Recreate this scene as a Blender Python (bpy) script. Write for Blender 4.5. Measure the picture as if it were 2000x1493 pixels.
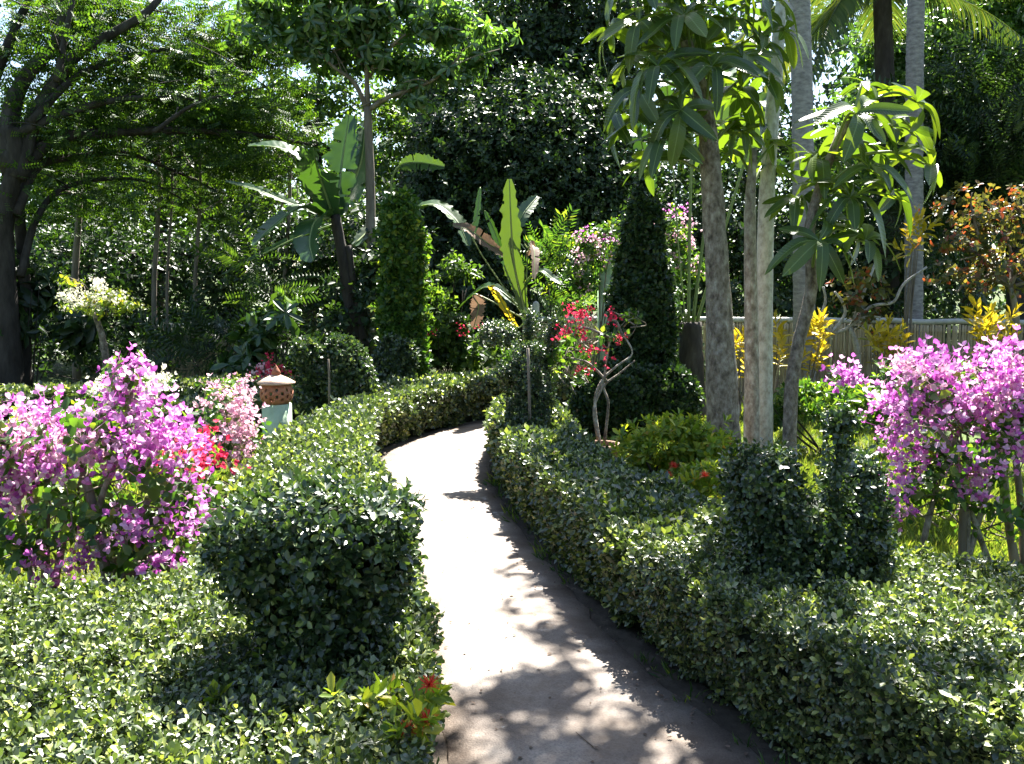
import bpy, bmesh, math, random
import numpy as np
from mathutils import Vector, Matrix, Quaternion

for o in list(bpy.data.objects):
    bpy.data.objects.remove(o, do_unlink=True)
scene = bpy.context.scene
COL = scene.collection
R = math.radians
rng = np.random.default_rng(7)
random.seed(7)

# ------------------------------------------------------------------ camera, sky, sun, exposure
FPX, CX, CY, HOR, EYE = 1804.0, 1000.0, 746.5, 560.0, 1.6
PITCH = math.atan((CY - HOR) / FPX)
cam_d = bpy.data.cameras.new("camera")
cam_d.sensor_width = 36.0
cam_d.lens = FPX / 2000.0 * 36.0
cam_d.clip_start = 0.05
cam_d.clip_end = 1000.0
cam = bpy.data.objects.new("camera", cam_d)
cam.location = (0, 0, EYE)
cam.rotation_euler = (math.pi / 2 - PITCH, 0, 0)
COL.objects.link(cam)
scene.camera = cam

SUN_EL, SUN_AZ = 56.0, 17.0          # azimuth: degrees to the right of straight ahead
world = bpy.data.worlds.new("World")
scene.world = world
world.use_nodes = True
wn = world.node_tree
wn.nodes.clear()
sky = wn.nodes.new("ShaderNodeTexSky")
sky.sky_type = 'NISHITA'
sky.sun_disc = False
sky.sun_elevation = R(SUN_EL)
sky.sun_rotation = R(SUN_AZ)
bg = wn.nodes.new("ShaderNodeBackground")
bg.inputs[1].default_value = 0.05
wo = wn.nodes.new("ShaderNodeOutputWorld")
wn.links.new(sky.outputs[0], bg.inputs[0])
wn.links.new(bg.outputs[0], wo.inputs[0])

sun_d = bpy.data.lights.new("sun", 'SUN')
sun_d.energy = 5.0
sun_d.angle = R(0.53)
sun_d.color = (1.0, 0.955, 0.88)
sun = bpy.data.objects.new("sun", sun_d)
sdir = Vector((math.sin(R(SUN_AZ)) * math.cos(R(SUN_EL)), math.cos(R(SUN_AZ)) * math.cos(R(SUN_EL)), math.sin(R(SUN_EL))))
sun.rotation_euler = sdir.to_track_quat('Z', 'Y').to_euler()
sun.location = (6, 12, 20)
COL.objects.link(sun)

scene.view_settings.view_transform = 'Standard'
scene.view_settings.look = 'None'
scene.view_settings.gamma = 1.0
scene.view_settings.use_curve_mapping = False
scene.view_settings.exposure = 2.8
scene.render.engine = 'CYCLES'
scene.cycles.max_bounces = 6
scene.cycles.diffuse_bounces = 3
scene.cycles.glossy_bounces = 2
scene.cycles.transmission_bounces = 4
scene.cycles.caustics_reflective = False
scene.cycles.caustics_refractive = False

# ------------------------------------------------------------------ helpers
_sp, _cp = math.sin(PITCH), math.cos(PITCH)

def at(px, py, Y):
    """the point at distance Y in front of the camera that lies under this pixel of the 2000 px photograph"""
    a = (px - CX) / FPX
    b = -(py - CY) / FPX
    dy = _cp + b * _sp
    dz = -_sp + b * _cp
    t = Y / dy
    return np.array((a * t, Y, EYE + dz * t))

def wx(px, py, Y):
    return at(px, py, Y)[0]

def nrm(v):
    v = np.asarray(v, float)
    return v / (np.linalg.norm(v, axis=-1, keepdims=True) + 1e-12)

class Acc:
    """collects triangles, with one random number for each leaf"""
    def __init__(self):
        self.v, self.f, self.r, self.n = [], [], [], 0
    def add(self, V, F, r=None):
        V = np.asarray(V, float).reshape(-1, 3)
        F = np.asarray(F, np.int64).reshape(-1, 3)
        self.v.append(V)
        self.f.append(F + self.n)
        self.r.append(np.full(len(F), rng.random()) if r is None else np.asarray(r, float))
        self.n += len(V)
        return self
    def mesh(self, name, off=(0, 0, 0), smooth=False):
        V = np.concatenate(self.v) - np.asarray(off, float)
        F = np.concatenate(self.f)
        Rr = np.concatenate(self.r)
        me = bpy.data.meshes.new(name)
        me.vertices.add(len(V))
        me.vertices.foreach_set("co", V.astype(np.float32).ravel())
        me.loops.add(F.size)
        me.loops.foreach_set("vertex_index", F.astype(np.int32).ravel())
        me.polygons.add(len(F))
        me.polygons.foreach_set("loop_start", np.arange(0, F.size, 3, dtype=np.int32))
        a = me.attributes.new("rnd", 'FLOAT', 'FACE')
        a.data.foreach_set("value", Rr.astype(np.float32))
        if smooth:
            me.polygons.foreach_set("use_smooth", np.ones(len(F), dtype=bool))
        me.update(calc_edges=True)
        return me

def thing(name, label, cat, loc=(0, 0, 0), group=None):
    o = bpy.data.objects.new(name, None)
    COL.objects.link(o)
    o.location = Vector([float(c) for c in loc])
    o.empty_display_size = 0.1
    o["label"] = label
    o["category"] = cat
    if group:
        o["group"] = group
    return o

def origin(o):
    p = np.zeros(3)
    while o is not None:
        p += np.array(o.location)
        o = o.parent
    return p

def part(name, acc, mat, parent=None, kind=None, smooth=False):
    off = origin(parent) if parent is not None else (0, 0, 0)
    me = acc.mesh(name, off, smooth)
    me.materials.append(mat)
    o = bpy.data.objects.new(name, me)
    COL.objects.link(o)
    if parent is not None:
        o.parent = parent
    if kind:
        o["kind"] = kind
    return o

def inst(name, me, parent, M):
    """one more object that shares mesh data, placed by a world matrix"""
    o = bpy.data.objects.new(name, me)
    COL.objects.link(o)
    M = M.copy()
    if parent is not None:
        M.translation = M.translation - Vector(origin(parent))
        o.parent = parent
    o.matrix_local = M
    return o

def frames(A, spin):
    """rotation matrices whose third column is A, spun about it"""
    A = nrm(A)
    up = np.where(np.abs(A[:, 2:3]) > 0.95, np.array([[1.0, 0, 0]]), np.array([[0, 0, 1.0]]))
    X = nrm(np.cross(up, A))
    Yv = np.cross(A, X)
    c, s = np.cos(spin)[:, None], np.sin(spin)[:, None]
    return np.stack([X * c + Yv * s, -X * s + Yv * c, A], axis=2)

def scatter(acc, tpl, P, A, S, spin=None):
    V, F, L = tpl
    N = len(P)
    if N == 0:
        return
    if spin is None:
        spin = rng.random(N) * 2 * math.pi
    M = frames(np.asarray(A, float), spin)
    W = np.einsum('nij,vj->nvi', M, V) * np.asarray(S, float)[:, None, None] + np.asarray(P)[:, None, :]
    FF = (F[None] + (np.arange(N) * len(V))[:, None, None]).reshape(-1, 3)
    nl = L.max() + 1
    rr = rng.random((N, nl))[:, L].reshape(-1)
    acc.add(W.reshape(-1, 3), FF, rr)

def scatter_mix(acc, tpls, P, A, S):
    k = rng.integers(0, len(tpls), len(P))
    for i, t in enumerate(tpls):
        m = k == i
        scatter(acc, t, P[m], A[m], S[m])

def rot(ax, a):
    return np.array(Matrix.Rotation(a, 3, ax))

LEAF_OB = (np.array([(0, 0, 0), (-.30, .32, .07), (-.40, .70, .08), (0, 1, -.04), (.40, .70, .08), (.30, .32, .07)], float),
           np.array([(0, 3, 2), (0, 2, 1), (0, 5, 4), (0, 4, 3)]))
LEAF_OV = (np.array([(0, 0, 0), (-.42, .30, .09), (-.34, .62, .05), (0, 1, -.12), (.34, .62, .05), (.42, .30, .09)], float),
           np.array([(0, 3, 2), (0, 2, 1), (0, 5, 4), (0, 4, 3)]))
LEAF_DI = (np.array([(0, 0, 0), (-.5, .5, .1), (0, 1, -.08), (.5, .5, .1)], float),
           np.array([(0, 2, 1), (0, 3, 2)]))

def sprig(n, leaf, length, width, stem, el=(20, 60), seed=0, jit=0.25, az=None):
    """n leaves round a short stem along +Z"""
    g = random.Random(seed)
    Vs, Fs, Ls, k = [], [], [], 0
    for i in range(n):
        f = i / max(1, n - 1)
        z = stem * f
        a = (i * 2.39996 if az is None else az(i)) + g.uniform(-.3, .3)
        e = R(el[0] + (el[1] - el[0]) * f + g.uniform(-12, 12))
        ln = length * (1 + g.uniform(-jit, jit)) * (1 - .25 * f)
        V = leaf[0] * np.array((width / length * ln * 1.0, ln, ln))
        V = V @ rot('Y', g.uniform(-.5, .5)).T
        V = V @ rot('X', e).T
        V = V @ rot('Z', a).T
        V = V + np.array((0, 0, z))
        Vs.append(V); Fs.append(leaf[1] + k); Ls += [i] * len(leaf[1]); k += len(V)
    return np.concatenate(Vs), np.concatenate(Fs), np.array(Ls)

def pinnate(n, length, leaflet, width, droop=0.2):
    """a feathery leaf: leaflets in pairs along a stalk that points up +Z"""
    Vs, Fs, Ls, k = [], [], [], 0
    for i in range(n):
        f = (i + .6) / n
        for s in (-1, 1):
            V = LEAF_DI[0] * np.array((width, leaflet, leaflet))
            V = V @ rot('Z', s * R(-75 + 30 * f)).T
            V = V @ rot('X', R(90)).T
            V = V + np.array((0, -droop * length * f * f, length * f))
            Vs.append(V); Fs.append(LEAF_DI[1] + k); Ls += [i] * 2; k += 4
    return np.concatenate(Vs), np.concatenate(Fs), np.array(Ls)

def catmull(P, n=8, closed=False):
    P = [np.asarray(p, float) for p in P]
    out = []
    m = len(P)
    for i in range(m if closed else m - 1):
        p0 = P[(i - 1) % m] if closed or i > 0 else P[0] * 2 - P[1]
        p1, p2 = P[i], P[(i + 1) % m]
        p3 = P[(i + 2) % m] if closed or i + 2 < m else P[-1] * 2 - P[-2]
        for j in range(n):
            t = j / n
            out.append(.5 * ((2 * p1) + (-p0 + p2) * t + (2 * p0 - 5 * p1 + 4 * p2 - p3) * t * t + (-p0 + 3 * p1 - 3 * p2 + p3) * t ** 3))
    if not closed:
        out.append(P[-1])
    return np.array(out)

def tube(acc, pts, r0, r1=None, sides=8, seg=6, wob=0.0, rings=0.0, cap=True, radii=None):
    """a tapered limb along a smoothed line"""
    P = catmull(pts, seg) if len(pts) > 2 or seg > 1 else np.array(pts, float)
    n = len(P)
    r1 = r0 if r1 is None else r1
    rad = np.linspace(r0, r1, n) if radii is None else np.interp(np.linspace(0, 1, n), np.linspace(0, 1, len(radii)), radii)
    if rings:
        rad = rad * (1 + rings * (np.arange(n) % 2))
    T = nrm(np.gradient(P, axis=0))
    ref = np.array((0.31, 0.95, 0.1))
    X = nrm(np.cross(T, ref)); Yv = np.cross(T, X)
    a = np.arange(sides) * 2 * math.pi / sides
    rr = rad[:, None] * (1 + wob * rng.normal(size=(n, sides)))
    V = P[:, None] + (X[:, None] * np.cos(a)[None, :, None] + Yv[:, None] * np.sin(a)[None, :, None]) * rr[..., None]
    V = V.reshape(-1, 3)
    F = []
    for i in range(n - 1):
        for j in range(sides):
            p, q = i * sides + j, i * sides + (j + 1) % sides
            F += [(p, q, q + sides), (p, q + sides, p + sides)]
    if cap:
        V = np.vstack([V, P[0], P[-1]])
        c0, c1 = n * sides, n * sides + 1
        for j in range(sides):
            F.append((c0, (j + 1) % sides, j))
            F.append((c1, (n - 1) * sides + j, (n - 1) * sides + (j + 1) % sides))
    acc.add(V, F)
    return P

def lathe(acc, prof, c=(0, 0, 0), sides=20):
    n = len(prof)
    V, F = [], []
    for r, z in prof:
        for j in range(sides):
            a = 2 * math.pi * j / sides
            V.append((c[0] + r * math.cos(a), c[1] + r * math.sin(a), c[2] + z))
    for i in range(n - 1):
        for j in range(sides):
            p, q = i * sides + j, i * sides + (j + 1) % sides
            F += [(p, q, q + sides), (p, q + sides, p + sides)]
    acc.add(V, F)

def box(acc, x0, x1, y0, y1, z0, z1, bev=0.0):
    bm = bmesh.new()
    bmesh.ops.create_cube(bm, size=1)
    for v in bm.verts:
        v.co = ((x0 + x1) / 2 + v.co.x * (x1 - x0), (y0 + y1) / 2 + v.co.y * (y1 - y0), (z0 + z1) / 2 + v.co.z * (z1 - z0))
    if bev:
        bmesh.ops.bevel(bm, geom=bm.edges[:], offset=bev, segments=2, affect='EDGES')
    bmesh.ops.triangulate(bm, faces=bm.faces[:])
    bm.verts.index_update()
    acc.add([v.co[:] for v in bm.verts], [[v.index for v in f.verts] for f in bm.faces])
    bm.free()

def blade(pts, width, hint, nseg=10, fold=0.2, prof=None, ripple=0.0, ragged=0.0, cross=2, tear=0.0):
    """a long leaf along a curve; hint is the way its upper face looks"""
    P = catmull(pts, max(2, nseg // max(1, len(pts) - 1)))
    n = len(P)
    T = nrm(np.gradient(P, axis=0))
    H = np.asarray(hint, float)
    S = nrm(np.cross(T, H)); N = np.cross(S, T)
    s = np.linspace(0, 1, n)
    w = prof(s) if prof else np.sin(np.pi * np.clip(s, 0, 1) ** .8) ** .7
    w = w * width
    rows = []
    for k in range(-cross, cross + 1):
        f = k / cross
        jag = 1 + ragged * rng.normal(size=n) * (abs(f) > .9)
        off = S * (w * f * jag)[:, None] + N * (abs(f) * fold * w + ripple * rng.normal(size=n) * abs(f) * width)[:, None]
        rows.append(P + off)
    V = np.stack(rows, 1).reshape(-1, 3)
    m = 2 * cross + 1
    F = []
    cut = {}
    for i in range(n - 1):
        for side in (0, 1):
            if rng.random() < tear:
                cut[(i, side)] = rng.integers(1, cross + 1)
    for i in range(n - 1):
        for j in range(m - 1):
            if tear and (cut.get((i, 0), 0) > j or cut.get((i, 1), 0) > m - 2 - j):
                continue
            a = i * m + j
            F += [(a, a + 1, a + m + 1), (a, a + m + 1, a + m)]
    return V, F

# ------------------------------------------------------------------ materials
def newmat(name):
    m = bpy.data.materials.new(name)
    m.use_nodes = True
    m.node_tree.nodes.clear()
    return m, m.node_tree.nodes, m.node_tree.links

def ramp(nd, stops):
    r = nd.new("ShaderNodeValToRGB")
    e = r.color_ramp.elements
    while len(e) < len(stops):
        e.new(0.5)
    for el, (p, c) in zip(e, stops):
        el.position = p
        el.color = (*c, 1)
    return r

def leafmat(name, stops, rough=0.38, trans=0.35, tint=(1.5, 1.7, 0.6), spec=0.5):
    m, nd, lk = newmat(name)
    at_ = nd.new("ShaderNodeAttribute"); at_.attribute_name = "rnd"
    oi = nd.new("ShaderNodeObjectInfo")
    ad = nd.new("ShaderNodeMath"); ad.operation = 'ADD'
    lk.new(at_.outputs["Fac"], ad.inputs[0]); lk.new(oi.outputs["Random"], ad.inputs[1])
    fr = nd.new("ShaderNodeMath"); fr.operation = 'FRACT'
    lk.new(ad.outputs[0], fr.inputs[0])
    rp = ramp(nd, stops)
    lk.new(fr.outputs[0], rp.inputs[0])
    pb = nd.new("ShaderNodeBsdfPrincipled")
    lk.new(rp.outputs[0], pb.inputs["Base Color"])
    pb.inputs["Roughness"].default_value = rough
    pb.inputs["Specular IOR Level"].default_value = spec
    tm = nd.new("ShaderNodeMix"); tm.data_type = 'RGBA'; tm.blend_type = 'MULTIPLY'
    tm.inputs[0].default_value = 1.0
    lk.new(rp.outputs[0], tm.inputs[6]); tm.inputs[7].default_value = (*tint, 1)
    tr = nd.new("ShaderNodeBsdfTranslucent")
    lk.new(tm.outputs[2], tr.inputs[0])
    mx = nd.new("ShaderNodeMixShader"); mx.inputs[0].default_value = trans
    out = nd.new("ShaderNodeOutputMaterial")
    lk.new(pb.outputs[0], mx.inputs[1]); lk.new(tr.outputs[0], mx.inputs[2])
    lk.new(mx.outputs[0], out.inputs[0])
    return m

def roughmat(name, stops, scale=6.0, rough=0.85, bump=0.3, bscale=30.0, stretch=(1, 1, 1), detail=6.0, spec=0.3):
    m, nd, lk = newmat(name)
    tc = nd.new("ShaderNodeTexCoord")
    mp = nd.new("ShaderNodeMapping"); mp.inputs["Scale"].default_value = stretch
    lk.new(tc.outputs["Object"], mp.inputs[0])
    n1 = nd.new("ShaderNodeTexNoise"); n1.inputs["Scale"].default_value = scale; n1.inputs["Detail"].default_value = detail
    n1.inputs["Roughness"].default_value = 0.65
    lk.new(mp.outputs[0], n1.inputs["Vector"])
    oi = nd.new("ShaderNodeObjectInfo")
    a1 = nd.new("ShaderNodeMath"); a1.operation = 'MULTIPLY_ADD'; a1.inputs[1].default_value = 0.14; a1.inputs[2].default_value = -0.07
    lk.new(oi.outputs["Random"], a1.inputs[0])
    a2 = nd.new("ShaderNodeMath"); a2.operation = 'ADD'
    lk.new(a1.outputs[0], a2.inputs[0]); lk.new(n1.outputs["Fac"], a2.inputs[1])
    rp = ramp(nd, stops); lk.new(a2.outputs[0], rp.inputs[0])
    n2 = nd.new("ShaderNodeTexNoise"); n2.inputs["Scale"].default_value = bscale; n2.inputs["Detail"].default_value = 5
    lk.new(mp.outputs[0], n2.inputs["Vector"])
    bp = nd.new("ShaderNodeBump"); bp.inputs["Strength"].default_value = bump; bp.inputs["Distance"].default_value = 0.02
    lk.new(n2.outputs["Fac"], bp.inputs["Height"])
    pb = nd.new("ShaderNodeBsdfPrincipled")
    pb.inputs["Roughness"].default_value = rough
    pb.inputs["Specular IOR Level"].default_value = spec
    lk.new(rp.outputs[0], pb.inputs["Base Color"]); lk.new(bp.outputs[0], pb.inputs["Normal"])
    out = nd.new("ShaderNodeOutputMaterial"); lk.new(pb.outputs[0], out.inputs[0])
    return m

G = lambda *s: list(s)
M_HEDGE = leafmat("hedge_leaf", G((0, (.026, .044, .014)), (.45, (.060, .090, .028)), (.74, (.115, .155, .048)), (.9, (.24, .28, .07)), (1, (.38, .39, .10))), .40, .24, (1.3, 1.5, .6), 1.0)
M_TOPI = leafmat("topiary_leaf", G((0, (.016, .034, .012)), (.5, (.034, .062, .022)), (.85, (.062, .105, .032)), (.97, (.19, .23, .05))), .38, .2, (1.4, 1.6, .6), .9)
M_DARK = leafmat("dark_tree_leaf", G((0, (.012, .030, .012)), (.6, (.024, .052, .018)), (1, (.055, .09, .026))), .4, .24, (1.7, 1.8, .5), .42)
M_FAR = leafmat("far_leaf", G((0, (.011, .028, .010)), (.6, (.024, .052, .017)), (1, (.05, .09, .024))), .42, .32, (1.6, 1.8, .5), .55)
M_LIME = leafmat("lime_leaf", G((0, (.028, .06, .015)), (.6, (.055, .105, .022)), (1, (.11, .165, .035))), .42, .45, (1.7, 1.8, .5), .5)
M_RAIN = leafmat("rain_tree_leaf", G((0, (.018, .044, .010)), (.6, (.042, .086, .016)), (1, (.085, .135, .024))), .5, .45, (1.8, 1.9, .5), .3)
M_GLOSS = leafmat("glossy_tree_leaf", G((0, (.045, .095, .036)), (.6, (.075, .145, .05)), (1, (.13, .21, .06))), .34, .45, (1.7, 1.8, .5), 1.0)
M_OCTO = leafmat("octopus_leaf", G((0, (.032, .066, .02)), (.6, (.05, .092, .022)), (1, (.09, .14, .03))), .3, .44, (2.6, 2.3, .35), .7)
M_BAN = leafmat("banana_leaf", G((0, (.022, .058, .020)), (.6, (.033, .078, .025)), (1, (.06, .105, .03))), .3, .26, (2.0, 1.9, .4), .7)
M_DEAD = leafmat("withered_leaf", G((0, (.12, .085, .06)), (1, (.2, .145, .11))), .7, .25, (1.1, .9, .7), .2)
M_BOUG = leafmat("bougainvillea_leaf", G((0, (.03, .075, .018)), (.6, (.06, .125, .025)), (.88, (.12, .19, .035)), (1, (.26, .3, .05))), .38, .4, (1.7, 1.8, .5), .45)
M_YEL = leafmat("croton_leaf", G((0, (.3, .26, .02)), (.5, (.48, .38, .03)), (.85, (.6, .46, .05)), (1, (.2, .24, .03))), .35, .4, (1.3, 1.2, .5), .4)
M_IXO = leafmat("ixora_leaf", G((0, (.09, .16, .02)), (.5, (.19, .27, .035)), (.88, (.33, .37, .05)), (.985, (.42, .36, .06)), (1, (.4, .2, .06))), .36, .42, (1.5, 1.5, .5), .45)
M_RED = leafmat("copper_leaf", G((0, (.045, .06, .02)), (.55, (.09, .115, .03)), (.74, (.15, .15, .04)), (.86, (.19, .07, .03)), (1, (.22, .05, .03))), .35, .4, (1.7, 1.3, .6), .5)
M_PALM = leafmat("palm_frond", G((0, (.035, .065, .02)), (.6, (.06, .10, .03)), (1, (.12, .13, .04))), .35, .3, (1.7, 1.7, .5), .5)
M_GRASS = leafmat("grass_blade", G((0, (.08, .12, .022)), (.6, (.14, .185, .04)), (.9, (.22, .24, .06)), (1, (.30, .26, .10))), .5, .42, (1.4, 1.5, .5), .3)
M_PURP = leafmat("purple_bract", G((0, (.40, .07, .38)), (.3, (.54, .16, .50)), (.6, (.64, .32, .60)), (1, (.74, .58, .70))), .6, .42, (1.15, .95, 1.1), .25)
M_PINK = leafmat("pale_pink_bract", G((0, (.58, .30, .44)), (.5, (.68, .45, .54)), (1, (.74, .62, .62))), .55, .4, (1.1, .95, 1.0), .25)
M_WHITE = leafmat("white_bract", G((0, (.62, .62, .42)), (.5, (.72, .70, .58)), (1, (.78, .76, .70))), .55, .4, (1.0, 1.0, .9), .25)
M_CRIM = leafmat("crimson_bract", G((0, (.46, .02, .07)), (.5, (.58, .04, .11)), (1, (.66, .10, .18))), .55, .4, (1.2, .9, .9), .25)
M_IXF = leafmat("ixora_petal", G((0, (.40, .025, .02)), (1, (.6, .07, .04))), .5, .3, (1.2, .9, .8), .3)
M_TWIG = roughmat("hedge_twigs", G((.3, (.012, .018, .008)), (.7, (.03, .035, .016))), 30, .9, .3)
M_BARK = roughmat("grey_bark", G((.30, (.06, .048, .038)), (.43, (.17, .14, .112)), (.53, (.26, .225, .188)), (.62, (.35, .32, .275)), (.70, (.48, .46, .41))), 20, .9, 1.0, 55, (1, 1, .6), 12)
M_PALE = roughmat("pale_bark", G((.3, (.17, .15, .125)), (.44, (.32, .30, .26)), (.56, (.44, .42, .38)), (.7, (.56, .55, .51))), 22, .85, .9, 55, (1, 1, .6), 12)
M_DBARK = roughmat("dark_bark", G((.3, (.02, .016, .013)), (.55, (.045, .038, .032)), (.75, (.08, .07, .06))), 9, .9, .6, 30, (1, 1, .3))
M_PBARK = roughmat("palm_bark", G((.3, (.13, .12, .12)), (.5, (.24, .225, .22)), (.72, (.34, .325, .31))), 10, .85, .5, 30, (1, 1, 2.5))
M_WOOD = roughmat("weathered_stake", G((.3, (.10, .08, .06)), (.7, (.23, .195, .16))), 12, .85, .4, 60, (1, 1, .2))
M_BAMB = roughmat("weathered_bamboo", G((.28, (.24, .175, .115)), (.5, (.46, .365, .255)), (.75, (.62, .52, .39))), 9, .7, .25, 60, (1, 1, .3))
M_RAIL = roughmat("pale_bamboo_rail", G((.3, (.36, .345, .31)), (.7, (.56, .545, .50))), 6, .5, .15, 40)
M_TERRA = roughmat("terracotta", G((.3, (.20, .075, .042)), (.5, (.34, .135, .075)), (.72, (.44, .20, .12))), 8, .85, .25, 60)
M_TERRA_LIT = roughmat("sunlit_terracotta_top", G((.3, (.42, .27, .19)), (.55, (.56, .40, .30)), (.75, (.64, .52, .43))), 9, .85, .25, 60)  # lid clay painted paler, for the high sun falling on it
M_MINT = roughmat("pale_green_paint", G((.25, (.24, .36, .24)), (.45, (.40, .54, .38)), (.75, (.50, .63, .47))), 5, .75, .15, 40)
M_POT = roughmat("clay_pot", G((.3, (.12, .07, .05)), (.7, (.25, .16, .11))), 7, .85, .3, 40)
M_SOIL = roughmat("soil", G((.3, (.035, .026, .018)), (.5, (.07, .055, .04)), (.75, (.13, .10, .075))), 5, .95, .6, 25)
M_STONE = roughmat("stone", G((.3, (.16, .15, .14)), (.7, (.34, .32, .30))), 6, .85, .3, 30)
M_STALK = leafmat("green_stalk", G((0, (.12, .18, .05)), (1, (.24, .29, .11))), .4, .1, (1.2, 1.2, .6), .5)

# lawn: soil and short grass mixed
def ground_mat():
    m, nd, lk = newmat("lawn_ground")
    tc = nd.new("ShaderNodeTexCoord")
    n1 = nd.new("ShaderNodeTexNoise"); n1.inputs["Scale"].default_value = 1.3; n1.inputs["Detail"].default_value = 8
    lk.new(tc.outputs["Object"], n1.inputs["Vector"])
    n2 = nd.new("ShaderNodeTexNoise"); n2.inputs["Scale"].default_value = 45; n2.inputs["Detail"].default_value = 4
    lk.new(tc.outputs["Object"], n2.inputs["Vector"])
    r1 = ramp(nd, G((.35, (.055, .045, .028)), (.5, (.06, .09, .025)), (.7, (.09, .14, .035))))
    lk.new(n1.outputs["Fac"], r1.inputs[0])
    r2 = ramp(nd, G((.3, (.45, .45, .45)), (.7, (1.25, 1.25, 1.2))))
    lk.new(n2.outputs["Fac"], r2.inputs[0])
    mx = nd.new("ShaderNodeMix"); mx.data_type = 'RGBA'; mx.blend_type = 'MULTIPLY'; mx.inputs[0].default_value = 1
    lk.new(r1.outputs[0], mx.inputs[6]); lk.new(r2.outputs[0], mx.inputs[7])
    bp = nd.new("ShaderNodeBump"); bp.inputs["Strength"].default_value = .8; bp.inputs["Distance"].default_value = .03
    lk.new(n2.outputs["Fac"], bp.inputs["Height"])
    pb = nd.new("ShaderNodeBsdfPrincipled"); pb.inputs["Roughness"].default_value = .95
    pb.inputs["Specular IOR Level"].default_value = .2
    lk.new(mx.outputs[2], pb.inputs["Base Color"]); lk.new(bp.outputs[0], pb.inputs["Normal"])
    out = nd.new("ShaderNodeOutputMaterial"); lk.new(pb.outputs[0], out.inputs[0])
    return m

def path_mat():
    m, nd, lk = newmat("worn_concrete")
    tc = nd.new("ShaderNodeTexCoord")
    def noise(s, d=8, r=.6):
        n = nd.new("ShaderNodeTexNoise"); n.inputs["Scale"].default_value = s; n.inputs["Detail"].default_value = d
        n.inputs["Roughness"].default_value = r
        lk.new(tc.outputs["Object"], n.inputs["Vector"]); return n
    a = noise(2.6, 10, .72)
    r1 = ramp(nd, G((.34, (.075, .052, .038)), (.44, (.135, .105, .082)), (.54, (.19, .155, .125)), (.66, (.27, .235, .20))))
    lk.new(a.outputs["Fac"], r1.inputs[0])
    b = noise(140, 3, .6)                                   # exposed sand grains
    r2 = ramp(nd, G((.3, (.62, .61, .60)), (.5, (.98, .98, .98)), (.72, (1.22, 1.2, 1.18))))
    lk.new(b.outputs["Fac"], r2.inputs[0])
    mx = nd.new("ShaderNodeMix"); mx.data_type = 'RGBA'; mx.blend_type = 'MULTIPLY'; mx.inputs[0].default_value = 1
    lk.new(r1.outputs[0], mx.inputs[6]); lk.new(r2.outputs[0], mx.inputs[7])
    c = noise(3.3, 10, .72)                                 # chalky splashes
    r3 = ramp(nd, G((.61, (0, 0, 0)), (.65, (1, 1, 1))))
    lk.new(c.outputs["Fac"], r3.inputs[0])
    mf = nd.new("ShaderNodeMath"); mf.operation = 'MULTIPLY'; mf.inputs[1].default_value = .8
    lk.new(r3.outputs[0], mf.inputs[0])
    mx2 = nd.new("ShaderNodeMix"); mx2.data_type = 'RGBA'
    lk.new(mf.outputs[0], mx2.inputs[0]); lk.new(mx.outputs[2], mx2.inputs[6]); mx2.inputs[7].default_value = (.42, .41, .39, 1)
    d = noise(.9, 6, .7)                                    # rusty tea stains
    r4 = ramp(nd, G((.50, (0, 0, 0)), (.68, (1, 1, 1))))
    lk.new(d.outputs["Fac"], r4.inputs[0])
    md = nd.new("ShaderNodeMath"); md.operation = 'MULTIPLY'; md.inputs[1].default_value = .7
    lk.new(r4.outputs[0], md.inputs[0])
    mx3 = nd.new("ShaderNodeMix"); mx3.data_type = 'RGBA'
    lk.new(md.outputs[0], mx3.inputs[0]); lk.new(mx2.outputs[2], mx3.inputs[6]); mx3.inputs[7].default_value = (.16, .105, .06, 1)
    bp = nd.new("ShaderNodeBump"); bp.inputs["Strength"].default_value = .45; bp.inputs["Distance"].default_value = .006
    lk.new(b.outputs["Fac"], bp.inputs["Height"])
    pb = nd.new("ShaderNodeBsdfPrincipled"); pb.inputs["Roughness"].default_value = .62
    pb.inputs["Specular IOR Level"].default_value = .5
    lk.new(mx3.outputs[2], pb.inputs["Base Color"]); lk.new(bp.outputs[0], pb.inputs["Normal"])
    out = nd.new("ShaderNodeOutputMaterial"); lk.new(pb.outputs[0], out.inputs[0])
    return m

M_GROUND, M_PATH = ground_mat(), path_mat()

# ------------------------------------------------------------------ ground and path
acc = Acc()
gx = np.concatenate([[-150, -60], np.linspace(-25, 25, 60), [60, 150]])
gy = np.concatenate([[-40, -10], np.linspace(-2, 36, 60), [80, 200]])
XX, YY = np.meshgrid(gx, gy)
ZZ = -0.02 + rng.normal(size=XX.shape) * .012 * (YY > 12.5)
ZZ += np.clip((YY - 24) / 60, 0, 1) * 3
nx = len(gx)
F = []
for i in range(len(gy) - 1):
    for j in range(nx - 1):
        a = i * nx + j
        F += [(a, a + 1, a + nx + 1), (a, a + nx + 1, a + nx)]
acc.add(np.stack([XX, YY, ZZ], -1).reshape(-1, 3), F)
ground = part("ground", acc, M_GROUND, kind="structure", smooth=True)

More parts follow.
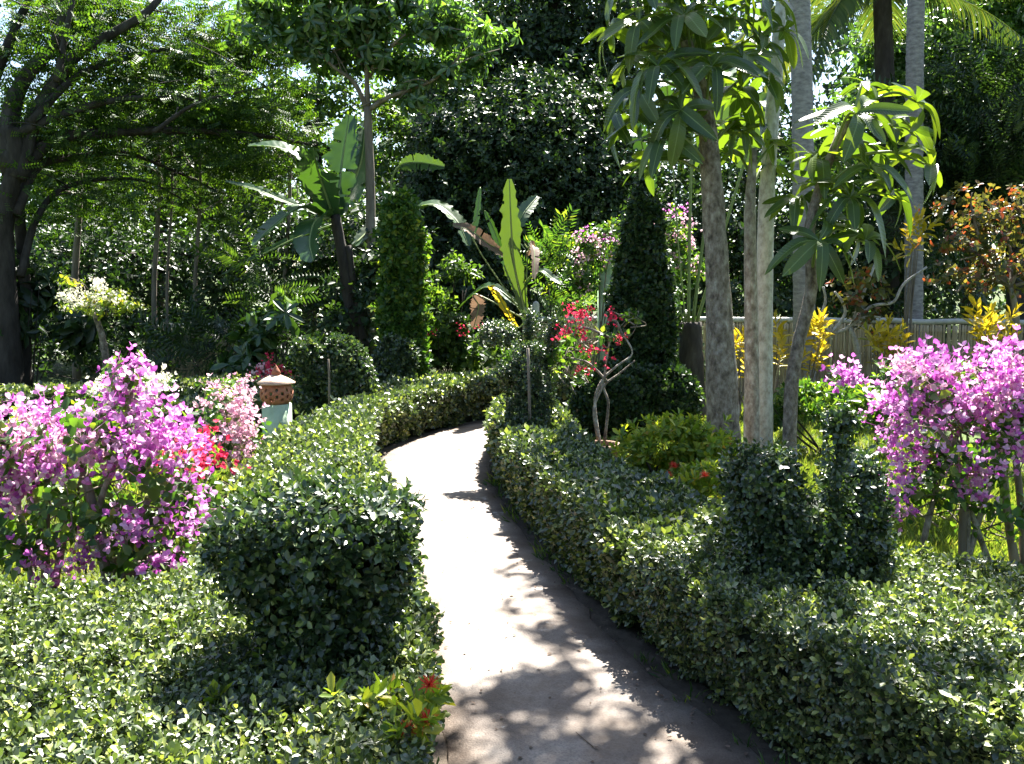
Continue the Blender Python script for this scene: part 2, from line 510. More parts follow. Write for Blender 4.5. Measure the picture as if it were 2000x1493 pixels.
PR = catmull([(2.1, 1.0), (1.5, 1.8), (1.10, 2.4), (.84, 3.0), (.50, 3.9), (.25, 5.0), (.03, 6.1), (-.14, 7.2), (-.20, 8.2), (-.16, 9.1), (.05, 9.9), (.5, 10.6), (1.2, 11.1)], 8)
PL = catmull([(.1, .4), (-.10, 1.4), (-.17, 2.2), (-.22, 3.0), (-.36, 3.8), (-.50, 4.7), (-.72, 5.6), (-.98, 6.6), (-1.14, 7.6), (-1.20, 8.5), (-1.02, 9.4), (-.55, 10.5), (.3, 11.7)], 8)
n = min(len(PR), len(PL))
rows = []
for i in range(n):
    j = rng.normal(size=2) * .010
    rows.append((PL[i] + (j[0], 0), PR[i] + (j[1], 0)))
acc = Acc()
V, F = [], []
for l, r in rows:
    for f in np.linspace(0, 1, 7):
        p = l * (1 - f) + r * f
        V.append((p[0], p[1], .012 + .006 * math.sin(f * math.pi)))
    V.append((r[0] + .01, r[1], -.06)); V.append((l[0] - .01, l[1], -.06))
for i in range(n - 1):
    a, b = i * 9, (i + 1) * 9
    for k in range(6):
        F += [(a + k, a + k + 1, b + k + 1), (a + k, b + k + 1, b + k)]
    F += [(a + 6, a + 7, b + 7), (a + 6, b + 7, b + 6), (a + 8, a, b), (a + 8, b, b + 8)]
acc.add(V, F)
path = part("path", acc, M_PATH, kind="structure")

# ------------------------------------------------------------------ hedges
HT = 0.47
def poly_area_pts(poly, n):
    lo, hi = poly.min(0), poly.max(0)
    out = []
    got = 0
    while got < n:
        p = lo + rng.random((n * 2, 2)) * (hi - lo)
        p = p[inside(poly, p)]
        out.append(p); got += len(p)
    return np.concatenate(out)[:n]

def inside(poly, p):
    x, y = p[:, 0], p[:, 1]
    c = np.zeros(len(p), bool)
    a = poly; b = np.roll(poly, -1, 0)
    for (x0, y0), (x1, y1) in zip(a, b):
        if y0 == y1:
            continue
        k = ((y0 > y) != (y1 > y)) & (x < (x1 - x0) * (y - y0) / (y1 - y0) + x0)
        c ^= k
    return c

def area(poly):
    x, y = poly[:, 0], poly[:, 1]
    return .5 * np.sum(x * np.roll(y, -1) - np.roll(x, -1) * y)

SPRIGS = [sprig(6, LEAF_OB, .024, .0175, .025, (5, 60), s) for s in range(5)]
SPRIGS_FAR = [sprig(5, LEAF_DI, .044, .030, .03, (10, 60), s) for s in range(4)]
SPRIG_MESH = []
for t in SPRIGS:
    a_ = Acc(); V_, F_, L_ = t
    a_.add(V_, F_, rng.random(L_.max() + 1)[L_])
    me_ = a_.mesh("leafy_sprig"); SPRIG_MESH.append(me_)

def near_sprigs(root, mat, P, A, S, limit=300):
    """the sprigs that show largest are parts of their own"""
    d = np.linalg.norm(P - np.array((0, 0, EYE)), axis=1)
    sx = P[:, 0] / P[:, 1] * FPX + CX
    vis = (sx > -20) & (sx < 2020) & (P[:, 2] > .02)
    z = (P[:, 2] - EYE) / P[:, 1] * -FPX + HOR
    vis &= (z < 1500)
    d = np.where(vis, d, 1e9)
    idx = np.argsort(d)[:limit * 3]
    idx = rng.permutation(idx)[:limit]
    idx = idx[d[idx] < 1e8]
    mesh = []
    for me in SPRIG_MESH:
        c = me.copy(); c.materials.clear(); c.materials.append(mat); mesh.append(c)
    M3 = frames(A[idx], rng.random(len(idx)) * 6.28)
    for k, i in enumerate(idx):
        M = Matrix([[*(M3[k][r] * S[i]), P[i][r]] for r in range(3)] + [[0, 0, 0, 1]])
        inst("leafy_sprig", mesh[k % len(mesh)], root, M)
    keep = np.ones(len(P), bool); keep[idx] = False
    return keep

def hedge(label, poly, h=HT, dens=3300, sdens=2050, near=True, core=True, group=None, mat=None, name="clipped_hedge", scale=1.0, z0=0.0, farY=4.0, skip=None):
    mat = mat or M_HEDGE
    poly = np.asarray(poly, float)
    if area(poly) < 0:
        poly = poly[::-1]
    c = poly.mean(0)
    root = thing(name, label, "hedge", (c[0], c[1], 0), group)
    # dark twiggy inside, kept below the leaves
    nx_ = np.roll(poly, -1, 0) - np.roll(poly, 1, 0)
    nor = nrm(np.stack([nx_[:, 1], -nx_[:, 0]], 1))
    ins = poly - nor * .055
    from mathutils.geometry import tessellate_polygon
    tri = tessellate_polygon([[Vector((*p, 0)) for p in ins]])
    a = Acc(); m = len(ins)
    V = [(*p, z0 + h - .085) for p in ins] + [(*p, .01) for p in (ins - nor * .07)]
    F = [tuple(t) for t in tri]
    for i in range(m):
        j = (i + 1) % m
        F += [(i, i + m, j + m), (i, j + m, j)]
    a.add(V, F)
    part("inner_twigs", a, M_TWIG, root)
    # leaves: top and sides
    A_ = abs(area(poly))
    P2 = poly_area_pts(poly, int(A_ * dens))
    ph = np.sin(P2[:, 0] * 5.1 + 1) * np.cos(P2[:, 1] * 4.3) * .012 + np.sin(P2[:, 0] * 13 + P2[:, 1] * 9) * .007 + .026 * np.sin(P2[:, 0] * 41 + 3 * np.sin(P2[:, 1] * 17)) * np.sin(P2[:, 1] * 37 + 2 * np.sin(P2[:, 0] * 23))
    zt = z0 + h + ph - .075 * rng.random(len(P2)) ** 1.3 + rng.normal(size=len(P2)) * .008
    Pt = np.column_stack([P2, zt])
    At = np.column_stack([rng.normal(size=(len(P2), 2)) * .55, np.ones(len(P2))])
    seg = np.roll(poly, -1, 0) - poly
    sl = np.linalg.norm(seg, axis=1)
    ns = int(sl.sum() * h * sdens)
    k = rng.choice(m, ns, p=sl / sl.sum())
    f = rng.random(ns)[:, None]
    ps = poly[k] + seg[k] * f
    no = nrm(np.column_stack([seg[k][:, 1], -seg[k][:, 0]]))
    zs = rng.random(ns) ** .85 * h * .98 + .015
    bul = .02 * np.sin(ps[:, 0] * 7 + zs * 9) + .015 * np.sin(ps[:, 1] * 11 - zs * 6) - .05 * rng.random(ns) ** 1.4
    rnd_edge = np.clip((zs - (h - .07)) / .07, 0, 1) ** 2 * .04
    ps = ps + no * (bul - rnd_edge - .075 * np.clip(1 - zs / (h * .85), 0, 1))[:, None]
    Ps = np.column_stack([ps, z0 * (zs > h * .5) + zs])
    As = np.column_stack([no * 1.0 + rng.normal(size=(ns, 2)) * .45, .30 + rng.normal(size=ns) * .5])
    P = np.concatenate([Pt, Ps]); Ax = np.concatenate([At, As])
    S = (rng.random(len(P)) * .8 + .62) * scale * np.where(P[:, 1] > 6.5, 1.1, np.where(P[:, 1] > farY, .86, 1.0))
    off = (np.abs(P[:, 0]) > .75 * P[:, 1] + .25) & (rng.random(len(P)) < .6)     # far outside the picture: thinner
    P, Ax, S = P[~off], Ax[~off], S[~off]
    # a few stray shoots
    st = rng.random(len(P)) < .012
    P[st, 2] += rng.random(st.sum()) * .05; S[st] *= 1.2
    if skip is not None:
        kp = ~skip(P); P, Ax, S = P[kp], Ax[kp], S[kp]
    a = Acc()
    nearm = P[:, 1] < farY
    if near:
        keep = np.ones(len(P), bool)
        keep[nearm] = near_sprigs(root, mat, P[nearm], Ax[nearm], S[nearm])
    else:
        keep = np.ones(len(P), bool)
    q = keep & nearm
    if q.any():
        scatter_mix(a, SPRIGS, P[q], Ax[q], S[q])
    q = keep & ~nearm & (rng.random(len(P)) < np.where(P[:, 1] < 6.5, .74, .37))
    if q.any():
        scatter_mix(a, SPRIGS_FAR, P[q], Ax[q], S[q])
    part("foliage", a, mat, root, kind="stuff")
    if near:
        vis = np.where((Pt[:, 1] < 6) & (Pt[:, 1] > 2.2) & (np.abs(Pt[:, 0]) < .56 * Pt[:, 1]))[0]
        for i in rng.choice(vis, 9):
            t = Acc(); b = Pt[i] - (0, 0, .03); L_ = rng.uniform(.07, .16); d = np.array((rng.normal() * .2, rng.normal() * .2, 1.0)) * L_
            Q = tube(t, [b, b + d * .5 + rng.normal(size=3) * .006, b + d], .0022, .0012, 4, 4)
            o = part("shoot", t, M_STALK, root)
            l = Acc(); one_ = (LEAF_OB[0] * np.array((.016, .026, .026)), LEAF_OB[1], np.zeros(4, int))
            m_ = len(Q[2:]) * 2
            scatter(l, one_, np.repeat(Q[2:], 2, 0), rng.normal(size=(m_, 3)) * .5 + np.array((0, -.3, .9)), rng.random(m_) * .6 + .7)
            part("shoot_leaves", l, M_IXO, o, kind="stuff")
        t = Acc()
        for i in rng.choice(vis, 160):
            d = nrm(np.array((rng.normal() * .8, rng.normal() * .8, .6))) * rng.uniform(.03, .08)
            tube(t, [Pt[i] - (0, 0, .035), Pt[i] - (0, 0, .035) + d], .0016, .0012, 4, 1)
        part("cut_twigs", t, M_WOOD, root, kind="stuff")
    return root

pl = PL[(PL[:, 1] > 1.75)]
left_outer = catmull([(.22, 12.35), (-.42, 11.9), (-1.35, 10.9), (-1.55, 9.6), (-1.68, 8.5), (-1.78, 7.4), (-1.72, 6.2), (-1.58, 5.2), (-1.42, 4.3), (-1.32, 3.6), (-1.75, 3.36), (-2.4, 3.42), (-3.0, 3.4)], 5)
left_poly = np.vstack([pl + (-.07, 0), left_outer, [(-3.0, 2.6), (-2.4, 1.75)]])
hedge("low clipped green hedge left of the path, curving from the front corner to the bend", left_poly)
pr = PR[(PR[:, 1] > 1.9) & (PR[:, 1] < 9.5)][::-1]
right_outer = catmull([(2.75, 1.9), (2.75, 3.3), (2.0, 3.62), (1.62, 3.95), (1.15, 4.5), (.82, 5.4), (.56, 6.6), (.48, 7.8), (.42, 8.8), (.30, 9.5), (.02, 9.6)], 5)
right_poly = np.vstack([pr + (.03, 0), right_outer[:-1]])
hedge("low clipped green hedge right of the path, widest in the front right corner", right_poly)

def strip(cl, w):
    cl = catmull(cl, 5)
    t = nrm(np.gradient(cl, axis=0)); no = np.stack([-t[:, 1], t[:, 0]], 1)
    return np.vstack([cl + no * w / 2, (cl - no * w / 2)[::-1]])
hedge("far clipped hedge strip left of the white blossoms, at the edge of the tree shade", strip([(-6.4, 10.0), (-5.2, 10.5), (-4.2, 11.1), (-3.0, 11.3), (-2.4, 10.9)], .55), h=.42, dens=1200, sdens=900, near=False, scale=1.25)
hedge("short clipped hedge strip in the left garden in front of the far strip", strip([(-3.9, 8.9), (-3.2, 9.6), (-2.5, 9.7), (-2.1, 9.3)], .5), h=.40, dens=1300, sdens=900, near=False, scale=1.2)
hedge("small clipped hedge patch on the lawn behind the swan topiary", strip([(.72, 11.2), (1.1, 11.9), (1.7, 12.3)], .7), h=.42, dens=1200, sdens=900, near=False, scale=1.2)

# ------------------------------------------------------------------ topiary
def sup_pts(c, r, n, p=2.0):
    """points with normals on a rounded box (p over 2) or ellipsoid (p = 2)"""
    d = nrm(rng.normal(size=(n, 3)))
    k = (np.abs(d) ** p).sum(1) ** (-1 / p)
    u = d * k[:, None]
    P = np.asarray(c) + u * np.asarray(r)
    N = nrm(np.sign(u) * np.abs(u) ** (p - 1) / np.asarray(r))
    return P, N

def sup_in(P, c, r, p, s=.93):
    return ((np.abs((P - np.asarray(c)) / (np.asarray(r) * s)) ** p).sum(1)) < 1

def sup_core(acc, c, r, p, s):
    bm = bmesh.new(); bmesh.ops.create_icosphere(bm, subdivisions=3, radius=1)
    V = nrm(np.array([v.co[:] for v in bm.verts]))
    k = (np.abs(V) ** p).sum(1) ** (-1 / p)
    rr = np.maximum(np.asarray(r) - s, np.asarray(r) * .35)
    bm.verts.index_update()
    acc.add(np.asarray(c) + V * k[:, None] * rr, [[v.index for v in f.verts] for f in bm.faces])
    bm.free()

def topiary(label, base, shapes, dens=2300, near=False, scale=1.0, mat=None, name="topiary", group="clipped topiary figures", stake=None, far=False, loose=0.0):
    mat = mat or M_TOPI
    root = thing(name, label, "topiary", base, group)
    core, P, N = Acc(), [], []
    for c, r, p in shapes:
        sup_core(core, c, r, p, .045 if max(r) > .08 else .02)
        ar = 4 * math.pi * ((r[0] * r[1]) ** 1.6 / 3 + (r[0] * r[2]) ** 1.6 / 3 + (r[1] * r[2]) ** 1.6 / 3) ** (1 / 1.6)
        q, n_ = sup_pts(c, r, int(ar * dens * (1.3 if p > 2 else 1)), p)
        k = np.ones(len(q), bool)
        for c2, r2, p2 in shapes:
            if c2 is not c:
                k &= ~sup_in(q, c2, r2, p2)
        P.append(q[k]); N.append(n_[k])
    P = np.concatenate(P); N = np.concatenate(N)
    P = P + N * (rng.normal(size=(len(P), 1)) * .012 - .045 * rng.random((len(P), 1)) ** 1.5)
    P = P + N * (.02 * np.sin(P[:, :1] * 17 + P[:, 2:] * 13))
    P = P + N * loose * (rng.random((len(P), 1)) ** 2 - .2)
    A = N + rng.normal(size=N.shape) * (.35 + loose * 3) + np.array((0, 0, .4))
    S = (rng.random(len(P)) * .5 + .8) * scale
    part("inner_twigs", core, M_TWIG, root)
    a = Acc()
    keep = np.ones(len(P), bool)
    if near:
        keep = near_sprigs(root, mat, P, A, S, 260)
    scatter_mix(a, SPRIGS_FAR if far else SPRIGS, P[keep], A[keep], S[keep])
    part("foliage", a, mat, root, kind="stuff")
    if stake:
        t = Acc(); tube(t, stake, .013, .011, 6, 2, wob=.05)
        part("stake", t, M_WOOD, root)
    return root

# front left: a block on a tapering foot, a ridge down its middle
c = at(622, 1100, 2.80)
bx, by = c[0], 2.80
topiary("big dark clipped topiary block on a narrow foot, front left beside the path", (bx, by, .3), [
    ((bx + .0, by + .03, .83), (.275, .19, .115), 5.0),
    ((bx + .0, by + .03, .70), (.235, .16, .10), 3.5),
    ((bx + .02, by + .02, .60), (.18, .14, .12), 2.8),
    ((bx + .02, by + .02, .49), (.15, .12, .12), 2.4),
    ((bx + .01, by - .15, .70), (.055, .07, .20), 2.2)], near=True, scale=1.25, dens=2000, loose=.03)
c = at(1612, 1000, 3.6)
bx, by = c[0], 3.62
topiary("two lobed dark topiary with a tall leafy neck, on the right hedge by purple blossoms", (bx, by, .3), [
    ((bx - .20, by + .12, .76), (.135, .16, .17), 2.4),
    ((bx + .195, by + .16, .72), (.095, .15, .18), 2.4),
    ((bx + .0, by - .14, .76), (.026, .035, .33), 2.3),
    ((bx + .015, by - .13, 1.095), (.055, .05, .035), 2.2),
    ((bx - .01, by + .08, .57), (.265, .16, .16), 2.5)], near=True, scale=1.1, dens=2200, loose=.03)
c = at(1030, 800, 7.4)
bx, by = c[0], 7.4
topiary("slender bird topiary with raised arms standing at the far end of right hedge", (bx, by, .3), [
    ((bx + .02, by, .52), (.165, .16, .15), 2.2),
    ((bx - .02, by, .78), (.13, .13, .24), 2.3),
    ((bx + .10, by, .70), (.085, .10, .22), 2.2),
    ((bx - .17, by, .90), (.10, .09, .08), 2.0),
    ((bx + .02, by + .05, 1.06), (.12, .10, .09), 2.0),
    ((bx - .24, by + .3, 1.20), (.17, .10, .09), 2.0),
    ((bx + .19, by + .25, 1.14), (.05, .07, .13), 2.0),
    ((bx + .25, by + .3, 1.28), (.05, .07, .07), 2.0),
    ((bx + .02, by + .3, 1.25), (.05, .05, .13), 2.0),
    ((bx + .15, by + .2, .88), (.055, .06, .24), 2.0)], scale=1.05, dens=1900, stake=[(bx + .02, by - .16, .45), (bx + .01, by - .17, .8), (bx + .0, by - .16, 1.12)])
c = at(672, 740, 9.5)
bx, by = c[0], 9.5
topiary("round dome topiary with a pale stake in its front, behind the left hedge", (bx, by, 0), [
    ((bx, by, .62), (.265, .25, .44), 2.0),
    ((bx + .01, by, .28), (.22, .21, .3), 2.1),
    ((bx - .34, by - .1, .55), (.10, .10, .45), 2.2),
    ((bx - .36, by - .1, .93), (.12, .12, .10), 2.0)], scale=1.15, dens=1500, far=True, stake=[at(643, 790, 9.05), at(643, 740, 9.05), at(641, 702, 9.05)])
c = at(772, 700, 11.2)
bx, by = c[0], 11.2
topiary("small twin horned topiary between the dome and the flower shrubs", (bx, by, 0), [
    ((bx - .06, by, .55), (.15, .15, .42), 2.2),
    ((bx + .15, by, .55), (.075, .08, .38), 2.2),
    ((bx - .02, by + .5, .9), (.07, .07, .15), 2.2)], scale=1.2, dens=1300, far=True)
c = at(787, 600, 11.8)
bx, by = c[0], 11.8
topiary("tall clipped leafy column with bright green top, left of the young banana", (bx, by, 0), [
    ((bx + .02 * math.sin(k * 2.1), by, .5 + .36 * k), (.23 - .008 * k + .02 * math.sin(k * 3.7), .22, .34), 2.3) for k in range(6)] + [((bx + .03, by, 2.52), (.13, .13, .2), 2.0)], scale=2.0, dens=560, far=True, loose=.07, mat=M_BOUG, name="leafy_column", group="tall clipped columns")
c = at(1252, 700, 10.6)
bx, by = c[0], 10.6
shp = []
for z, r in ((.55, .35), (1.0, .34), (1.4, .32), (1.8, .25), (2.15, .18), (2.42, .11), (2.62, .05)):
    shp.append(((bx, by, z), (r, r, .42 if z < 2.3 else .26), 2.2))
topiary("tall dark pointed cypress like column right of the red blossoms", (bx, by, 0), shp, scale=1.5, dens=800, far=True, loose=.04, mat=M_DARK, name="dark_conifer_column", group="tall clipped columns")
c = at(1205, 790, 9.9)
topiary("dark rounded bush at the foot of the pointed column", (c[0], 9.9, 0), [((c[0], 9.9, .32), (.46, .36, .42), 2.2), ((c[0] + .5, 10.0, .3), (.36, .34, .4), 2.2)], scale=1.4, dens=900, far=True, mat=M_DARK, name="round_bush", group=None)

# ------------------------------------------------------------------ leaf and crown tools
BROAD = [sprig(5, LEAF_OV, .085, .075, .05, (-10, 45), s) for s in range(4)]
BROADF = [sprig(5, LEAF_DI, .13, .075, .08, (-15, 45), s + 9) for s in range(4)]
LANCE = [sprig(6, LEAF_OB, .11, .055, .04, (10, 65), s + 20) for s in range(4)]
WHORL = [sprig(8, LEAF_OB, .16, .075, .03, (-55, 15), s + 30) for s in range(4)]
FEATH = [pinnate(6, .21, .055, .03, .3), pinnate(7, .24, .05, .028, .15)]
FERNL = [pinnate(12, .75, .17, .045, .5), pinnate(11, .65, .16, .04, .8)]
BIGF = [sprig(5, LEAF_DI, .26, .15, .15, (-20, 45), s + 40) for s in range(4)]

def blob_pts(c, r, n, clumps, spread=.28, shell=.5):
    """points in clumps through an ellipsoid, more of them near its skin"""
    d = nrm(rng.normal(size=(clumps, 3)))
    q = d * (rng.random((clumps, 1)) ** shell) * np.asarray(r) + np.asarray(c)
    k = rng.integers(0, clumps, n)
    P = q[k] + rng.normal(size=(n, 3)) * np.asarray(r) * spread * np.array((1, 1, .75))
    out = P - q[k]
    A = nrm(out + (P - np.asarray(c)) * .4) * 1.0 + np.array((0, 0, .55)) + rng.normal(size=(n, 3)) * .45
    return P, A

def pxblob(px, py, rx, ry, Y, rd=None):
    c = at(px, py, Y)
    k = Y / FPX
    return c, (rx * k, (rd if rd is not None else (rx + ry) / 2 * k), ry * k)

def foliage(tpls, blobs, dens, scale=1.0, clump=24, spread=.25, jit=.3, shell=.5):
    """blobs: (centre, radii); dens: sprigs for each square metre of silhouette"""
    a = Acc()
    for c, r in blobs:
        n = max(8, int(math.pi * r[0] * r[2] * dens))
        P, A = blob_pts(c, r, n, max(4, int(n / clump)), spread, shell)
        k = P[:, 2] > .03
        scatter_mix(a, tpls, P[k], A[k], scale * (1 + jit * (rng.random(k.sum()) * 2 - 1)))
    return a

def limbs_to(acc, start, blobs, r0, r1=.015, sag=.0):
    for c, r in blobs:
        c = np.asarray(c); s = np.asarray(start)
        mid = s * .5 + c * .5 + np.array((rng.normal() * .1, rng.normal() * .1, .12 * np.linalg.norm(c - s) - sag))
        tube(acc, [s, mid, c], r0, r1, 6, 5, wob=.03)
        for _ in range(3):
            e = c + nrm(rng.normal(size=3)) * np.asarray(r) * .8
            tube(acc, [mid * .35 + c * .65, c * .6 + e * .4 + rng.normal(size=3) * .04, e], r1 * 1.2, r1 * .4, 5, 3)

def tree(name, label, cat, trunk, radii, blobs, tpls, dens, mat, bark=None, scale=1.0, clump=24, group=None, fork=None, limb=.06, spread=.36, limbs=True, shell=.5, sides=10):
    """trunk (bottom to top), limbs out to every part of the crown, and the crown"""
    root = thing(name, label, cat, (trunk[0][0], trunk[0][1], 0), group)
    a = Acc()
    tube(a, trunk, radii[0], radii[-1], sides, 8, wob=.03, radii=radii)
    part("trunk", a, bark or M_DBARK, root, smooth=True)
    if limbs:
        a = Acc()
        limbs_to(a, trunk[-1] if fork is None else fork, blobs, limb)
        part("limbs", a, bark or M_DBARK, root, smooth=True)
    part("crown", foliage(tpls, blobs, dens, scale, clump, spread, shell=shell), mat, root, kind="stuff")
    return root

def shrub(label, base, blobs, tpls, dens, mat, scale=1.0, stems=5, cat="shrub", name="shrub", group=None, clump=12, spread=.22, stem_mat=None):
    root = thing(name, label, cat, (base[0], base[1], 0), group)
    a = Acc()
    for k in range(stems):
        c, r = blobs[k % len(blobs)]
        e = np.asarray(c) + rng.normal(size=3) * np.asarray(r) * .4
        b = np.array((base[0], base[1], -.02)) + np.array((rng.normal() * .06, rng.normal() * .06, 0))
        tube(a, [b, (b + e) / 2 + rng.normal(size=3) * .05, e], .014, .005, 5, 4)
    part("stems", a, stem_mat or M_DBARK, root)
    part("foliage", foliage(tpls, blobs, dens, scale, clump, spread), mat, root, kind="stuff")
    return root

# ------------------------------------------------------------------ wood behind everything
a = Acc()
P, A = [], []
n = 21000
X = rng.uniform(-24, 24, n); Yv = rng.uniform(25, 33, n); Z = rng.random(n) ** .9 * 15
hgt = 13 + 2.0 * np.sin(X * .55) + 1.2 * np.sin(X * 1.7 + 2)
hgt = np.where((X < -3) & (X > -18), hgt - 7.0, hgt)
k = Z < hgt
cl = np.column_stack([X, Yv, Z])[k]
q = rng.integers(0, 900, len(cl))
cent = cl[:900]
P = cent[q] + rng.normal(size=(len(q), 3)) * np.array((.75, .7, .6))
A = nrm(P - cent[q]) + np.array((0, -.1, .5)) + rng.normal(size=P.shape) * .4
P[:, 2] = np.abs(P[:, 2])
scatter_mix(a, BIGF, P, A, rng.random(len(P)) * .6 + .95)
m = 8000  # unseen ring of foliage around and behind the camera, added to cut sky fill
th = rng.uniform(R(118), R(422), m)
rr_ = rng.uniform(11, 16, m)
cen = np.column_stack([rr_ * np.cos(th), rr_ * np.sin(th) * 1.0 - 1.0, rng.random(m) * 9.5])
cen = cen[(cen[:, 1] < 3.0) | (np.abs(cen[:, 0]) > 14)]
q = rng.integers(0, 500, len(cen))
P = cen[q] + rng.normal(size=(len(q), 3)) * np.array((.7, .7, .6)); P[:, 2] = np.abs(P[:, 2])
scatter_mix(a, BIGF, P, nrm(rng.normal(size=P.shape)) + np.array((0, 0, .6)), rng.random(len(P)) * .6 + .9)
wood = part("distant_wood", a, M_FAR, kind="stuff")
wood["label"] = "dense green wood behind all the trees, plus unseen foliage added to cut sky light"
wood["category"] = "wood"
wood["group"] = "background wood"

def PB(Y, *bl):
    return [pxblob(px, py, rx, ry, Y) for px, py, rx, ry in bl]

# light green trees behind the rain tree
tree("light_green_tree", "light green backlit tree behind the spreading branches, upper left", "tree", [at(300, 700, 21) * (1, 1, 0), at(310, 500, 21), at(330, 350, 21)], [.2, .16, .1],
     PB(21, (120, 330, 150, 90), (330, 330, 170, 90), (250, 210, 160, 70), (450, 400, 120, 70), (180, 430, 150, 60), (420, 250, 110, 60)), BROADF, 165, M_LIME, scale=1.25, group="trees at the back of the garden")
tree("light_green_tree", "light green tree glowing between the slim tree and banana leaves", "tree", [at(600, 700, 20) * (1, 1, 0), at(610, 500, 20), at(620, 300, 20)], [.18, .14, .09],
     PB(20, (600, 190, 110, 70), (740, 330, 80, 80), (560, 300, 90, 60), (780, 250, 60, 50), (640, 60, 120, 60)), BROADF, 150, M_LIME, scale=1.2, group="trees at the back of the garden")
# dark broad trees in the middle
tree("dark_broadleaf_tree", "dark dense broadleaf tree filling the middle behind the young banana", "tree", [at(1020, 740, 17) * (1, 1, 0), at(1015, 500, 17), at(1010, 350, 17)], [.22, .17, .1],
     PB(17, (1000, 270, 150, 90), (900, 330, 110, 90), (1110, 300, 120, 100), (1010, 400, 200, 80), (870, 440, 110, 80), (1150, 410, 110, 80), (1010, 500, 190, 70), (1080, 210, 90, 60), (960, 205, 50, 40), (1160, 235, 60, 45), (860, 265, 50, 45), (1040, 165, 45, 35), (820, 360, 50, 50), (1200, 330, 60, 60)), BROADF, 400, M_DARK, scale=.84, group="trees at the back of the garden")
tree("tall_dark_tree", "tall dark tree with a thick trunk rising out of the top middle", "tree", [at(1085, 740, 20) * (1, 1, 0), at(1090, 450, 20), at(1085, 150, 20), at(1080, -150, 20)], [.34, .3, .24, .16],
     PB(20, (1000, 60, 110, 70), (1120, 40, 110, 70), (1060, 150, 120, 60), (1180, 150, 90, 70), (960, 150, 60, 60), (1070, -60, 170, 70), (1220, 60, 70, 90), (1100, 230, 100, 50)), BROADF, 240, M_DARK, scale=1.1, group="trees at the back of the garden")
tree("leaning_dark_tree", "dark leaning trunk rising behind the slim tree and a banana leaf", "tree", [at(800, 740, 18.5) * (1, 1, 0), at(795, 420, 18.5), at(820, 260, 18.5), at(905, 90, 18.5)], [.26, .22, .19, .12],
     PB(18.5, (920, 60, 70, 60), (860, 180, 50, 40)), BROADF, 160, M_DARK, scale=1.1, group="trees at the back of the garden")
# right background
tree("glinting_leafy_tree", "leafy tree with glinting small leaves in the upper right", "tree", [at(1900, 740, 19) * (1, 1, 0), at(1895, 450, 19), at(1900, 200, 19)], [.25, .2, .12],
     PB(19, (1850, 60, 110, 70), (1960, 100, 90, 90), (1800, 180, 90, 70), (1900, 190, 100, 60), (1740, 100, 60, 60), (1720, 230, 90, 60), (1650, 330, 90, 70), (1990, -20, 120, 80)), BROAD, 300, M_GLOSS, scale=1.35, group="trees at the back of the garden")
tree("dark_feathery_tree", "dark feathery tree with drooping compound leaves at right edge", "tree", [at(1990, 740, 15) * (1, 1, 0), at(1985, 450, 15), at(1970, 300, 15)], [.2, .16, .1],
     PB(15, (1930, 230, 110, 60), (1960, 320, 130, 70), (1860, 300, 90, 60), (1900, 400, 120, 60), (2050, 230, 90, 110), (1960, 160, 90, 50), (1840, 400, 80, 60)), FERNL, 75, M_DARK, scale=.9, clump=9, group="trees at the back of the garden")
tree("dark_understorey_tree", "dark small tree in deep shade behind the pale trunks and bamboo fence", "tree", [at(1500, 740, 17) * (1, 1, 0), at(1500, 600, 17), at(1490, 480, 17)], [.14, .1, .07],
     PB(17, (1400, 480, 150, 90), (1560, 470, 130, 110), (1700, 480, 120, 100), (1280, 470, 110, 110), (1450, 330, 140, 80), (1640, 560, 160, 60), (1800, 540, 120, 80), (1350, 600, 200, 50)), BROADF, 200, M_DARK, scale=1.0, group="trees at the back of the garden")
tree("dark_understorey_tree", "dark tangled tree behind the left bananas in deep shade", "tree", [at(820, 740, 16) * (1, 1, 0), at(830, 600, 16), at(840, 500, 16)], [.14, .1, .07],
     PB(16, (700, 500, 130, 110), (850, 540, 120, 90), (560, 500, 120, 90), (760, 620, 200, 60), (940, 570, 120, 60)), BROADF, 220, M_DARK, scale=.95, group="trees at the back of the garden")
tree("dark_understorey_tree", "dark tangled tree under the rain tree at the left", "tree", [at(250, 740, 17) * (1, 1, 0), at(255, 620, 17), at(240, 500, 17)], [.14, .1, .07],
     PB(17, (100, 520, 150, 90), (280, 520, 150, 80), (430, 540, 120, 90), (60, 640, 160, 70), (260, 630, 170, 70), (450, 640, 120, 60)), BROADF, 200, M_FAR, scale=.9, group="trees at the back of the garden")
for i, (px, r) in enumerate(((150, .07), (305, .05), (385, .04), (330, .03), (560, .045))):
    lab = ["thin grey trunk just right of the rain tree trunk", "pale slim trunk in the shade behind the white standard tree", "thin dark trunk in the shade right of the white standard tree",
           "thinnest trunk in the shade above the white standard tree", "thin upright trunk left of the big banana clump"][i]
    rt = thing("slim_tree", lab, "tree", at(px, 745, 15.5) * (1, 1, 0), "slim trunks in the left shade")
    t = Acc(); tube(t, [at(px, 745, 15.5) * (1, 1, 0), at(px - 4, 560, 15.5), at(px + 6, 380, 15.6), at(px + 2, 230, 15.7)], r, r * .5, 8, 6, wob=.03)
    part("trunk", t, M_WOOD, rt, smooth=True)
    t = Acc()
    for k in range(4):
        b = at(px, 420 - 40 * k, 15.6)
        tube(t, [b, b + rng.normal(size=3) * .2 + (0, 0, .2), b + rng.normal(size=3) * .4 + (0, 0, .5)], r * .3, r * .1, 5, 3)
    part("branches", t, M_BARK, rt, smooth=True)

